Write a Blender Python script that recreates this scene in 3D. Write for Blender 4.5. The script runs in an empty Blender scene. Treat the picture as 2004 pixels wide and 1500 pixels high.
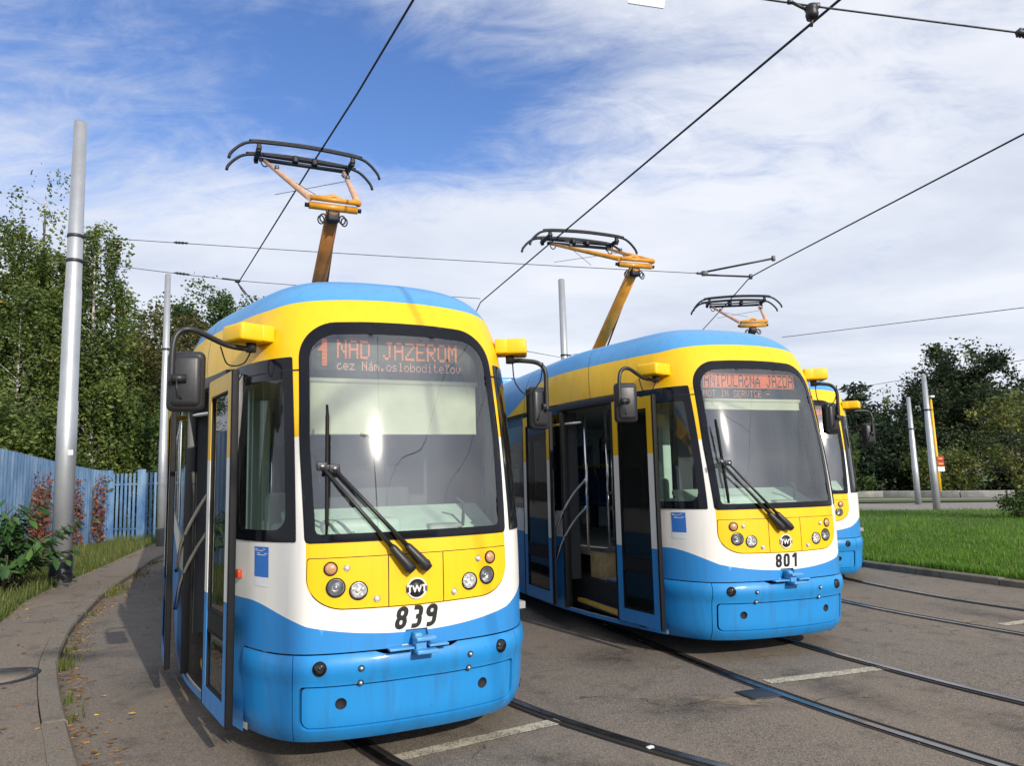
import bpy, bmesh, math, random
import numpy as np
from mathutils import Vector, Matrix
from mathutils.geometry import delaunay_2d_cdt

R = math.radians
random.seed(7)
rng = np.random.default_rng(7)
scene = bpy.context.scene
col = scene.collection

# ------------------------------------------------------------------ camera
CAM_H, PITCH, ROLL, FPX = 1.8, R(7.185), R(1.78), 1457.0 / 2004
cam_data = bpy.data.cameras.new("camera")
cam = bpy.data.objects.new("camera", cam_data)
col.objects.link(cam)
fw = Vector((0, math.cos(PITCH), math.sin(PITCH)))
up0 = Vector((0, -math.sin(PITCH), math.cos(PITCH)))
rt0 = Vector((1, 0, 0))
rt = rt0 * math.cos(ROLL) - up0 * math.sin(ROLL)
up = up0 * math.cos(ROLL) + rt0 * math.sin(ROLL)
m = Matrix.Identity(4)
for i in range(3):
    m[i][0], m[i][1], m[i][2] = rt[i], up[i], -fw[i]
m[2][3] = CAM_H
cam.matrix_world = m
cam_data.sensor_width = 36.0
cam_data.lens = FPX * 36.0
cam_data.clip_end = 2000
scene.camera = cam

# ------------------------------------------------------------------ light
SUN_EL = R(25.0)
SUN_AZ = R(180 - 31.5)            # clockwise from +Y
sun_dir = Vector((math.sin(SUN_AZ) * math.cos(SUN_EL), math.cos(SUN_AZ) * math.cos(SUN_EL), math.sin(SUN_EL)))
sd = bpy.data.lights.new("sun", 'SUN')
sd.energy = 4.6
sd.angle = R(0.53)
sd.color = (1.0, 0.93, 0.82)
so = bpy.data.objects.new("sun", sd)
col.objects.link(so)
so.rotation_euler = (-sun_dir).to_track_quat('-Z', 'Y').to_euler()

scene.view_settings.view_transform = 'Standard'
scene.view_settings.look = 'None'
scene.view_settings.exposure = -0.12
scene.view_settings.gamma = 1.0
scene.view_settings.use_curve_mapping = False

world = bpy.data.worlds.new("World")
scene.world = world
world.use_nodes = True
wn, wl = world.node_tree.nodes, world.node_tree.links
wn.clear()
w_out = wn.new('ShaderNodeOutputWorld')
w_bg = wn.new('ShaderNodeBackground')
w_bg.inputs['Strength'].default_value = 0.15
sky = wn.new('ShaderNodeTexSky')
sky.sky_type = 'NISHITA'
sky.sun_disc = False
sky.sun_elevation = SUN_EL
sky.sun_rotation = SUN_AZ
sky.air_density = 1.0
sky.dust_density = 0.6
sky.ozone_density = 2.2


def wnode(kind, **kw):
    n = wn.new(kind)
    for k, v in kw.items():
        if k.startswith('_'):
            n.inputs[k[1:]].default_value = v
        else:
            setattr(n, k, v)
    return n


def wmath(op, a, b=None, clamp=False):
    n = wn.new('ShaderNodeMath')
    n.operation = op
    n.use_clamp = clamp
    for i, x in enumerate((a, b)):
        if x is None:
            continue
        if isinstance(x, (int, float)):
            n.inputs[i].default_value = x
        else:
            wl.new(x, n.inputs[i])
    return n.outputs[0]


tc = wn.new('ShaderNodeTexCoord')
sep = wn.new('ShaderNodeSeparateXYZ')
wl.new(tc.outputs['Generated'], sep.inputs[0])
# cloud deck coordinates: direction projected on a high flat layer
zc = wmath('MAXIMUM', sep.outputs['Z'], 0.0)
zc = wmath('ADD', zc, 0.16)
px_ = wmath('DIVIDE', sep.outputs['X'], zc)
py_ = wmath('DIVIDE', sep.outputs['Y'], zc)
cmb = wn.new('ShaderNodeCombineXYZ')
wl.new(px_, cmb.inputs[0])
wl.new(py_, cmb.inputs[1])


def cloud_noise(scale, detail, rough, dist, loc, rotz, sx, sy):
    mp = wn.new('ShaderNodeMapping')
    mp.inputs['Location'].default_value = loc
    mp.inputs['Rotation'].default_value = (0, 0, rotz)
    mp.inputs['Scale'].default_value = (sx, sy, 1)
    wl.new(cmb.outputs[0], mp.inputs[0])
    n = wn.new('ShaderNodeTexNoise')
    n.inputs['Scale'].default_value = scale
    n.inputs['Detail'].default_value = detail
    n.inputs['Roughness'].default_value = rough
    n.inputs['Distortion'].default_value = dist
    wl.new(mp.outputs[0], n.inputs['Vector'])
    return n.outputs['Fac']


n_big = cloud_noise(0.55, 3, 0.5, 0.2, (3.35, 1.9, 0), R(20), 1.0, 1.0)
n_mid = cloud_noise(1.7, 9, 0.62, 0.7, (1.3, 4.2, 0), R(-28), 0.85, 1.2)
n_fine = cloud_noise(5.6, 10, 0.70, 1.1, (7.1, 0.4, 0), R(-35), 0.7, 1.35)
# a clear opening in the thin cloud layer, and open wisps round it
dx = wmath('SUBTRACT', px_, -0.22)
dy = wmath('SUBTRACT', py_, 1.40)
rot1 = wmath('ADD', wmath('MULTIPLY', dx, 0.95), wmath('MULTIPLY', dy, 0.30))
rot2 = wmath('SUBTRACT', wmath('MULTIPLY', dy, 0.95), wmath('MULTIPLY', dx, 0.30))
d2 = wmath('ADD', wmath('POWER', wmath('DIVIDE', rot1, 0.60), 2.0), wmath('POWER', wmath('DIVIDE', rot2, 0.34), 2.0))
hole = wmath('POWER', 2.718, wmath('MULTIPLY', d2, -1.0))
dens = wmath('ADD', wmath('MULTIPLY', n_big, 0.75), wmath('MULTIPLY', n_mid, 0.85))
dens = wmath('ADD', dens, wmath('MULTIPLY', n_fine, 0.46))
dens = wmath('SUBTRACT', dens, wmath('MULTIPLY', hole, 0.43))
low = wn.new('ShaderNodeMapRange')
low.inputs['From Min'].default_value = 0.08
low.inputs['From Max'].default_value = 0.48
low.inputs['To Min'].default_value = 0.26
low.inputs['To Max'].default_value = 0.0
wl.new(sep.outputs['Z'], low.inputs['Value'])
dens = wmath('ADD', dens, low.outputs[0])
rmp = wn.new('ShaderNodeMapRange')
rmp.interpolation_type = 'SMOOTHSTEP'
rmp.inputs['From Min'].default_value = 0.60
rmp.inputs['From Max'].default_value = 1.12
wl.new(dens, rmp.inputs['Value'])
cl_fac = wmath('MULTIPLY', rmp.outputs[0], 0.94)
n_shade = cloud_noise(1.15, 6, 0.55, 0.3, (9.0, 2.0, 0), R(-20), 0.8, 1.2)
shade = wn.new('ShaderNodeValToRGB')
shade.color_ramp.elements[0].position = 0.33
shade.color_ramp.elements[0].color = (4.9, 5.3, 6.2, 1)
shade.color_ramp.elements[1].position = 0.62
shade.color_ramp.elements[1].color = (6.7, 6.9, 7.4, 1)
wl.new(n_shade, shade.inputs[0])
sdot = wn.new('ShaderNodeVectorMath')
sdot.operation = 'DOT_PRODUCT'
wl.new(tc.outputs['Generated'], sdot.inputs[0])
sdot.inputs[1].default_value = sun_dir
fwd = wmath('ADD', 1.0, wmath('MULTIPLY', wmath('POWER', wmath('MAXIMUM', sdot.outputs['Value'], 0.0), 9.0), 1.3))
cl_lit = wn.new('ShaderNodeVectorMath')
cl_lit.operation = 'SCALE'
wl.new(shade.outputs[0], cl_lit.inputs[0])
wl.new(fwd, cl_lit.inputs['Scale'])
skyhs = wn.new('ShaderNodeHueSaturation')
skyhs.inputs['Hue'].default_value = .514
skyhs.inputs['Saturation'].default_value = 1.2
skyhs.inputs['Value'].default_value = 1.34
wl.new(sky.outputs[0], skyhs.inputs['Color'])
mixw = wn.new('ShaderNodeMix')
mixw.data_type = 'RGBA'
wl.new(cl_fac, mixw.inputs['Factor'])
wl.new(skyhs.outputs[0], mixw.inputs['A'])
wl.new(cl_lit.outputs[0], mixw.inputs['B'])
wl.new(mixw.outputs['Result'], w_bg.inputs['Color'])
wl.new(w_bg.outputs[0], w_out.inputs['Surface'])

scene.cycles.max_bounces = 8
scene.cycles.transparent_max_bounces = 16
scene.cycles.caustics_reflective = False
scene.cycles.caustics_refractive = False

# ------------------------------------------------------------------ materials
MATS = {}


class NT:
    def __init__(self, mat):
        self.t = mat.node_tree
        self.n, self.l = self.t.nodes, self.t.links

    def new(self, kind, **kw):
        nd = self.n.new(kind)
        for k, v in kw.items():
            if k.startswith('_'):
                nd.inputs[k[1:].replace('~', ' ')].default_value = v
            else:
                setattr(nd, k, v)
        return nd

    def noise(self, scale, detail=4, rough=.5, vec=None, dist=0.0):
        nd = self.new('ShaderNodeTexNoise', _Scale=scale, _Detail=detail, _Roughness=rough, _Distortion=dist)
        if vec is None:
            vec = self.coord()
        self.l.new(vec, nd.inputs['Vector'])
        return nd.outputs['Fac']

    def coord(self, kind='Object'):
        return self.new('ShaderNodeTexCoord').outputs[kind]

    def pos(self):
        return self.new('ShaderNodeNewGeometry').outputs['Position']

    def ramp(self, fac, stops):
        nd = self.new('ShaderNodeValToRGB')
        e = nd.color_ramp.elements
        while len(e) < len(stops):
            e.new(0.5)
        for i, (p, c) in enumerate(stops):
            e[i].position = p
            e[i].color = (c[0], c[1], c[2], 1) if len(c) == 3 else c
        self.l.new(fac, nd.inputs[0])
        return nd.outputs['Color']

    def mix(self, fac, a, b, blend='MIX'):
        nd = self.new('ShaderNodeMix', data_type='RGBA', blend_type=blend)
        for x, s in ((fac, 'Factor'), (a, 'A'), (b, 'B')):
            if isinstance(x, (int, float)):
                nd.inputs[s].default_value = x
            elif isinstance(x, tuple):
                nd.inputs[s].default_value = (x[0], x[1], x[2], 1)
            else:
                self.l.new(x, nd.inputs[s])
        return nd.outputs['Result']

    def math(self, op, a, b=None, clamp=False):
        nd = self.new('ShaderNodeMath', operation=op, use_clamp=clamp)
        for i, x in enumerate((a, b)):
            if x is None:
                continue
            if isinstance(x, (int, float)):
                nd.inputs[i].default_value = x
            else:
                self.l.new(x, nd.inputs[i])
        return nd.outputs[0]

    def bump(self, h, strength=.3, dist=.01):
        nd = self.new('ShaderNodeBump', _Strength=strength, _Distance=dist)
        self.l.new(h, nd.inputs['Height'])
        return nd.outputs[0]


def mat_base(name):
    mt = bpy.data.materials.new(name)
    mt.use_nodes = True
    t = NT(mt)
    b = t.n['Principled BSDF']
    MATS[name] = mt
    return mt, t, b


def simple(name, color, rough=.5, metal=0.0, spec=.5, coat=0.0, vary=.08, vscale=6.0, emit=0.0, bump=0.0):
    mt, t, b = mat_base(name)
    b.inputs['Roughness'].default_value = rough
    b.inputs['Metallic'].default_value = metal
    b.inputs['Specular IOR Level'].default_value = spec
    b.inputs['Coat Weight'].default_value = coat
    b.inputs['Coat Roughness'].default_value = .06
    f = t.noise(vscale, 6, .6)
    d = tuple(max(0, c * (1 - vary * 1.5)) for c in color)
    l_ = tuple(min(1, c * (1 + vary)) for c in color)
    t.l.new(t.ramp(f, [(.3, d), (.7, l_)]), b.inputs['Base Color'])
    rr = t.new('ShaderNodeMapRange', **{'_To~Min': rough * .85, '_To~Max': min(1, rough * 1.2)})
    t.l.new(f, rr.inputs['Value'])
    t.l.new(rr.outputs[0], b.inputs['Roughness'])
    if bump:
        t.l.new(t.bump(t.noise(vscale * 8, 4), bump, .005), b.inputs['Normal'])
    if emit:
        b.inputs['Emission Color'].default_value = (*color, 1)
        b.inputs['Emission Strength'].default_value = emit
    return mt


def paint(name, color, grime=.25):
    """vehicle enamel: clear coat, road dirt streaks that grow towards the skirts"""
    mt, t, b = mat_base(name)
    co = t.coord()
    mp = t.new('ShaderNodeMapping', _Scale=(9, 9, .7))
    t.l.new(co, mp.inputs[0])
    streak = t.noise(1.4, 7, .65, mp.outputs[0])
    fine = t.noise(24, 5, .6, co)
    blot = t.noise(2.2, 4, .5, co)
    base = t.mix(t.math('MULTIPLY', blot, .5), color, tuple(min(1, c * 1.07 + .005) for c in color))
    mr = t.new('ShaderNodeMapRange', **{'_From~Min': .48, '_From~Max': .8, '_To~Max': grime})
    t.l.new(streak, mr.inputs['Value'])
    sp = t.new('ShaderNodeMapRange', **{'_From~Min': .66, '_From~Max': .8, '_To~Max': grime * .8})
    t.l.new(fine, sp.inputs['Value'])
    dirt = t.math('ADD', mr.outputs[0], sp.outputs[0], True)
    cc = t.mix(dirt, base, tuple(c * .5 + .02 for c in color))
    t.l.new(cc, b.inputs['Base Color'])
    b.inputs['Specular IOR Level'].default_value = .35
    b.inputs['Coat Weight'].default_value = .22
    b.inputs['Coat Roughness'].default_value = .12
    rr = t.new('ShaderNodeMapRange', **{'_To~Min': .32, '_To~Max': .6})
    t.l.new(streak, rr.inputs['Value'])
    t.l.new(rr.outputs[0], b.inputs['Roughness'])
    return mt


def glass(name, tint=(.78, .86, .82), refl_ior=1.55, rough=.015, haze=0.0, dust=.1):
    mt = bpy.data.materials.new(name)
    mt.use_nodes = True
    t = NT(mt)
    t.n.clear()
    out = t.new('ShaderNodeOutputMaterial')
    tr = t.new('ShaderNodeBsdfTransparent', _Color=(*tint, 1))
    gl = t.new('ShaderNodeBsdfGlossy', _Roughness=rough, _Color=(1, 1, 1, 1))
    fr = t.new('ShaderNodeFresnel', _IOR=refl_ior)
    mx = t.new('ShaderNodeMixShader')
    g2 = t.new('ShaderNodeBsdfGlossy', _Roughness=.11, _Color=(1, 1, 1, 1))
    mg = t.new('ShaderNodeMixShader')
    mg.inputs[0].default_value = dust
    t.l.new(gl.outputs[0], mg.inputs[1])
    t.l.new(g2.outputs[0], mg.inputs[2])
    t.l.new(fr.outputs[0], mx.inputs[0])
    t.l.new(tr.outputs[0], mx.inputs[1])
    t.l.new(mg.outputs[0], mx.inputs[2])
    last = mx.outputs[0]
    if haze:
        df = t.new('ShaderNodeBsdfDiffuse', _Color=(.55, .55, .5, 1))
        mp = t.new('ShaderNodeMapping', _Scale=(3, 3, 1.2))
        t.l.new(t.coord(), mp.inputs[0])
        f = t.noise(3.0, 8, .7, mp.outputs[0], .6)
        mr = t.new('ShaderNodeMapRange', **{'_From~Min': .42, '_From~Max': .8, '_To~Min': haze * .25, '_To~Max': haze})
        t.l.new(f, mr.inputs['Value'])
        m2 = t.new('ShaderNodeMixShader')
        t.l.new(mr.outputs[0], m2.inputs[0])
        t.l.new(last, m2.inputs[1])
        t.l.new(df.outputs[0], m2.inputs[2])
        last = m2.outputs[0]
    t.l.new(last, out.inputs[0])
    MATS[name] = mt
    return mt


def leafmat(name, c_dark, c_mid, c_light, accent=None, trans=.35):
    mt = bpy.data.materials.new(name)
    mt.use_nodes = True
    t = NT(mt)
    t.n.clear()
    out = t.new('ShaderNodeOutputMaterial')
    at = t.new('ShaderNodeAttribute', attribute_name='rnd')
    stops = [(0, c_dark), (.5, c_mid), (.93, c_light)]
    stops.append((.97, accent if accent else c_light))
    colr = t.ramp(at.outputs['Fac'], stops)
    df = t.new('ShaderNodeBsdfPrincipled', _Roughness=.55)
    df.inputs['Specular IOR Level'].default_value = .35
    tl = t.new('ShaderNodeBsdfTranslucent')
    t.l.new(colr, df.inputs['Base Color'])
    t.l.new(colr, tl.inputs['Color'])
    mx = t.new('ShaderNodeMixShader')
    mx.inputs[0].default_value = trans
    t.l.new(df.outputs[0], mx.inputs[1])
    t.l.new(tl.outputs[0], mx.inputs[2])
    t.l.new(mx.outputs[0], out.inputs[0])
    MATS[name] = mt
    return mt


M = MATS
paint('tram_yellow', (.82, .49, .004), .26)
paint('tram_white', (.77, .75, .70), .26)
paint('tram_blue', (.026, .22, .55), .35)
paint('roof_blue', (.075, .29, .58), .35)
paint('bumper_blue', (.014, .222, .55), .75)
simple('black_gloss', (.005, .006, .009), .10, 0, .28, 0, .1)
simple('black_rubber', (.007, .007, .008), .6, 0, .25)
simple('black_plastic', (.018, .018, .02), .42, 0, .5, 0, .15, 20, 0, .15)
simple('mirror_plastic', (.022, .022, .025), .38, 0, .5, 0, .12, 60, 0, .12)
simple('seam_dark', (.01, .012, .018), .8)
simple('chrome', (.75, .75, .76), .14, 1.0)
simple('steel_grey', (.42, .43, .45), .38, .9, .5, 0, .12, 8)
simple('dark_steel', (.05, .05, .055), .45, .6)
simple('lamp_bowl', (.86, .86, .85), .30, .35, .6, .3, .18, 60)
simple('lamp_dark', (.05, .05, .055), .2, .4)
simple('amber_lens', (.55, .28, .14), .2, 0, .6, .4, .2, 90)
simple('orange_lens', (.5, .06, .015), .25, 0, .6, .3)
simple('orange_paint', (.62, .26, .015), .42, 0, .5, .15, .2, 5)
simple('faded_orange', (.56, .33, .21), .5, 0, .4, 0, .2, 6)
simple('brown_paint', (.30, .12, .025), .5, 0, .4, 0, .35, 3)
simple('carbon_black', (.008, .009, .014), .5, 0, .3)
simple('number_black', (.012, .012, .013), .4)
simple('emblem_white', (.72, .71, .68), .35)
simple('cab_green', (.52, .65, .56), .5)
simple('cab_grey', (.33, .36, .34), .55)
simple('cab_dark', (.05, .055, .062), .7)
simple('lining_grey', (.66, .70, .66), .6)
simple('blind_cream', (.64, .61, .48), .8, 0, .2)
simple('floor_grey', (.30, .30, .29), .7)
simple('step_tan', (.52, .39, .20), .7, 0, .3, 0, .2, 10)
simple('step_blue', (.08, .15, .26), .7)
simple('nosing_yellow', (.65, .42, .04), .6)
simple('seat_blue', (.05, .08, .22), .8)
simple('seat_yellow', (.55, .5, .02), .6)
simple('display_black', (.02, .024, .026), .5)
simple('sticker_blue', (.03, .16, .52), .4)
simple('sticker_white', (.72, .73, .74), .4)
simple('wire_dark', (.016, .018, .024), .4, .5)
simple('led_on', (1.0, .20, .04), .5, 0, .5, 0, 0, 6, .95)
simple('led_pale', (1.0, .42, .30), .5, 0, .5, 0, 0, 6, .75)
simple('led_off', (.12, .10, .09), .5)
simple('rail_steel', (.33, .32, .31), .27, 1.0, .5, 0, .3, 4)
simple('rail_side', (.035, .028, .024), .7, .3)
simple('groove_dark', (.012, .011, .010), .9)
simple('concrete_wall', (.42, .40, .37), .9, 0, .2, 0, .18, 3, 0, .2)
simple('sign_white', (.8, .8, .78), .5)
simple('pole_yellow', (.75, .42, .01), .5)
simple('sign_red', (.42, .03, .02), .6)
simple('lamp_head', (.55, .56, .58), .4, .5)
glass('windscreen_glass', (.84, .92, .88), 2.15, .02, .015, .09)
glass('side_glass', (.80, .88, .86), 1.6, .012, .02)
glass('door_glass', (.93, .96, .95), 1.38, .012, .015)
glass('lens_glass', (.95, .95, .95), 1.5, .02)


def mat_galv():
    mt, t, b = mat_base('galvanised')
    co = t.coord()
    vor = t.new('ShaderNodeTexVoronoi', _Scale=22.0)
    t.l.new(co, vor.inputs['Vector'])
    n = t.noise(3, 6, .6, co)
    f = t.math('ADD', t.math('MULTIPLY', vor.outputs['Color'], .12), t.math('MULTIPLY', n, .88))
    t.l.new(t.ramp(f, [(.25, (.36, .375, .39)), (.75, (.46, .475, .49))]), b.inputs['Base Color'])
    b.inputs['Metallic'].default_value = .55
    b.inputs['Roughness'].default_value = .46


mat_galv()


def mat_asphalt(name, dark, light, tint_blot, bumpk=.55):
    mt, t, b = mat_base(name)
    p = t.pos()
    v = t.new('ShaderNodeTexVoronoi', _Scale=125.0)
    t.l.new(p, v.inputs['Vector'])
    agg = t.ramp(v.outputs['Color'], [(.15, dark), (.55, tuple((a + b_) / 2 for a, b_ in zip(dark, light))), (.95, light)])
    fine = t.noise(210, 3, .7, p)
    big = t.noise(.55, 7, .62, p, .4)
    mid = t.noise(3.1, 6, .6, p)
    c1 = t.mix(t.math('MULTIPLY', fine, .55), agg, tuple(x * .55 for x in dark))
    mr = t.new('ShaderNodeMapRange', **{'_From~Min': .40, '_From~Max': .66, '_To~Max': .85})
    t.l.new(big, mr.inputs['Value'])
    c2 = t.mix(mr.outputs[0], c1, tint_blot, 'MIX')
    c2 = t.mix(.55, c1, c2)
    mr2 = t.new('ShaderNodeMapRange', **{'_From~Min': .54, '_From~Max': .76, '_To~Max': .6})
    t.l.new(mid, mr2.inputs['Value'])
    c3 = t.mix(mr2.outputs[0], c2, tuple(x * .45 for x in dark))
    # hairline cracks
    vc = t.new('ShaderNodeTexVoronoi', feature='DISTANCE_TO_EDGE', _Scale=.42)
    wob = t.new('ShaderNodeVectorMath', operation='ADD')
    nz = t.new('ShaderNodeTexNoise', _Scale=2.2, _Detail=6)
    t.l.new(p, nz.inputs['Vector'])
    t.l.new(p, wob.inputs[0])
    t.l.new(nz.outputs['Color'], wob.inputs[1])
    t.l.new(wob.outputs[0], vc.inputs['Vector'])
    crack = t.math('LESS_THAN', vc.outputs['Distance'], .0035)
    crack = t.math('MULTIPLY', crack, t.math('GREATER_THAN', t.noise(.9, 2, .5, p), .55))
    c4 = t.mix(t.math('MULTIPLY', crack, .6), c3, (.02, .018, .015))
    t.l.new(c4, b.inputs['Base Color'])
    b.inputs['Roughness'].default_value = .85
    b.inputs['Specular IOR Level'].default_value = .25
    h = t.math('ADD', t.math('MULTIPLY', v.outputs['Distance'], .9), t.math('MULTIPLY', fine, .5))
    t.l.new(t.bump(h, bumpk, .006), b.inputs['Normal'])
    return mt


mat_asphalt('asphalt', (.10, .085, .07), (.375, .32, .262), (.235, .192, .148))
mat_asphalt('pavement_asphalt', (.12, .10, .08), (.38, .32, .255), (.24, .19, .14), .4)
mat_asphalt('far_road', (.20, .19, .175), (.36, .34, .31), (.3, .27, .24), .3)
mat_asphalt('kerb_stone', (.14, .122, .10), (.36, .315, .255), (.2, .165, .125), .35)


def mat_stain():
    mt = bpy.data.materials.new('oil_stain')
    mt.use_nodes = True
    t = NT(mt)
    t.n.clear()
    out = t.new('ShaderNodeOutputMaterial')
    co = t.coord('Generated')
    gr = t.new('ShaderNodeTexGradient', gradient_type='SPHERICAL')
    mp = t.new('ShaderNodeMapping', _Location=(-1, -1, 0), _Scale=(2, 2, 0))
    t.l.new(co, mp.inputs[0])
    t.l.new(mp.outputs[0], gr.inputs[0])
    n = t.noise(6.5, 8, .7, t.pos(), .4)
    f = t.math('MULTIPLY', gr.outputs['Fac'], 1.5)
    f = t.math('MULTIPLY', f, t.math('SUBTRACT', t.math('MULTIPLY', n, 2.4), .7), True)
    f = t.math('MULTIPLY', f, .42, True)
    tr = t.new('ShaderNodeBsdfTransparent')
    df = t.new('ShaderNodeBsdfPrincipled', _Roughness=.55)
    df.inputs['Base Color'].default_value = (.03, .026, .022, 1)
    mx = t.new('ShaderNodeMixShader')
    t.l.new(f, mx.inputs[0])
    t.l.new(tr.outputs[0], mx.inputs[1])
    t.l.new(df.outputs[0], mx.inputs[2])
    t.l.new(mx.outputs[0], out.inputs[0])
    MATS['oil_stain'] = mt


mat_stain()


def mat_worn_paint():
    mt, t, b = mat_base('road_paint')
    p = t.pos()
    v = t.new('ShaderNodeTexVoronoi', _Scale=80.0)
    t.l.new(p, v.inputs['Vector'])
    f = t.math('ADD', t.math('MULTIPLY', t.noise(9, 6, .7, p), .7), t.math('MULTIPLY', v.outputs['Distance'], .5))
    t.l.new(t.ramp(f, [(.42, (.55, .51, .40)), (.60, (.43, .39, .29)), (.72, (.17, .15, .12))]), b.inputs['Base Color'])
    b.inputs['Roughness'].default_value = .8
    t.l.new(t.bump(v.outputs['Distance'], .4, .005), b.inputs['Normal'])


mat_worn_paint()


def mat_soil():
    mt, t, b = mat_base('soil_grass')
    p = t.pos()
    f = t.noise(1.3, 8, .65, p)
    g = t.noise(30, 4, .6, p)
    c = t.ramp(f, [(.35, (.05, .085, .018)), (.55, (.075, .12, .02)), (.7, (.13, .11, .05))])
    t.l.new(t.mix(t.math('MULTIPLY', g, .5), c, (.03, .04, .012)), b.inputs['Base Color'])
    b.inputs['Roughness'].default_value = .95
    mt, t, b = mat_base('dirt_patch')
    p = t.pos()
    f = t.noise(9, 6, .7, p)
    t.l.new(t.ramp(f, [(.35, (.10, .075, .05)), (.7, (.30, .24, .16))]), b.inputs['Base Color'])
    b.inputs['Roughness'].default_value = .95


mat_soil()


def mat_fence():
    mt, t, b = mat_base('fence_blue')
    p = t.pos()
    mp = t.new('ShaderNodeMapping', _Scale=(1.2, 1.2, .5))
    t.l.new(p, mp.inputs[0])
    f = t.noise(1.6, 7, .65, mp.outputs[0])
    t.l.new(t.ramp(f, [(.34, (.07, .16, .33)), (.5, (.15, .27, .44)), (.68, (.28, .40, .54))]), b.inputs['Base Color'])
    b.inputs['Roughness'].default_value = .6


mat_fence()


def mat_bark(name, c1, c2, scale, zs):
    mt, t, b = mat_base(name)
    mp = t.new('ShaderNodeMapping', _Scale=(1, 1, zs))
    t.l.new(t.coord(), mp.inputs[0])
    f = t.noise(scale, 6, .65, mp.outputs[0])
    t.l.new(t.ramp(f, [(.4, c1), (.58, c2)]), b.inputs['Base Color'])
    b.inputs['Roughness'].default_value = .85
    t.l.new(t.bump(f, .5, .02), b.inputs['Normal'])


mat_bark('birch_bark', (.10, .09, .08), (.52, .49, .45), 2.6, 2.5)
mat_bark('brown_bark', (.045, .035, .025), (.13, .105, .08), 6, .5)
leafmat('birch_leaf', (.04, .072, .018), (.095, .14, .03), (.19, .235, .055), (.42, .26, .04))
leafmat('green_leaf', (.026, .056, .014), (.056, .105, .024), (.125, .185, .042), (.32, .22, .04))
leafmat('brownish_leaf', (.05, .055, .02), (.10, .10, .03), (.17, .15, .045), (.3, .16, .04))
leafmat('dark_leaf', (.012, .024, .010), (.028, .048, .016), (.065, .09, .03), (.12, .12, .035))
leafmat('needle_leaf', (.012, .026, .014), (.022, .044, .022), (.05, .078, .035))
leafmat('olive_leaf', (.045, .07, .018), (.10, .13, .03), (.22, .21, .055), (.40, .26, .05))
leafmat('pale_leaf', (.08, .10, .035), (.14, .16, .055), (.22, .23, .09), (.35, .3, .08))
leafmat('bush_leaf', (.022, .06, .018), (.045, .115, .028), (.10, .20, .045), None, .3)
leafmat('creeper_leaf', (.11, .035, .022), (.24, .075, .042), (.36, .17, .09), (.18, .22, .06))
leafmat('grass_blade', (.055, .13, .012), (.095, .215, .018), (.17, .31, .035), (.30, .28, .09), .4)
leafmat('weed_blade', (.05, .085, .018), (.10, .14, .03), (.20, .19, .06), (.32, .24, .09), .35)
leafmat('litter_leaf', (.14, .065, .022), (.30, .15, .045), (.45, .27, .08), (.60, .40, .06), .15)

# ------------------------------------------------------------------ object helpers


def tag(o, label=None, cat=None, group=None, kind=None):
    if label:
        o['label'] = label
    if cat:
        o['category'] = cat
    if group:
        o['group'] = group
    if kind:
        o['kind'] = kind
    return o


def empty(name, matrix=None, loc=None):
    o = bpy.data.objects.new(name, None)
    col.objects.link(o)
    o.empty_display_size = .2
    if matrix is not None:
        o.matrix_world = matrix
    if loc is not None:
        o.location = loc
    return o


def mesh_from(name, verts, faces, mats, fmat=None, smooth=False, smooth_mask=None):
    me = bpy.data.meshes.new(name)
    me.from_pydata([tuple(v) for v in verts], [], [tuple(f) for f in faces])
    for mm in (mats if isinstance(mats, (list, tuple)) else [mats]):
        me.materials.append(M[mm] if isinstance(mm, str) else mm)
    if fmat is not None:
        me.polygons.foreach_set('material_index', np.asarray(fmat, dtype=np.int32))
    if smooth_mask is not None:
        me.polygons.foreach_set('use_smooth', np.asarray(smooth_mask, dtype=bool))
    elif smooth:
        me.polygons.foreach_set('use_smooth', np.ones(len(faces), dtype=bool))
    me.update()
    return me


def put(name, me, parent=None, matrix=None, loc=None):
    o = bpy.data.objects.new(name, me)
    col.objects.link(o)
    if parent is not None:
        o.parent = parent
    if matrix is not None:
        o.matrix_local = matrix
    if loc is not None:
        o.location = loc
    return o


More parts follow.
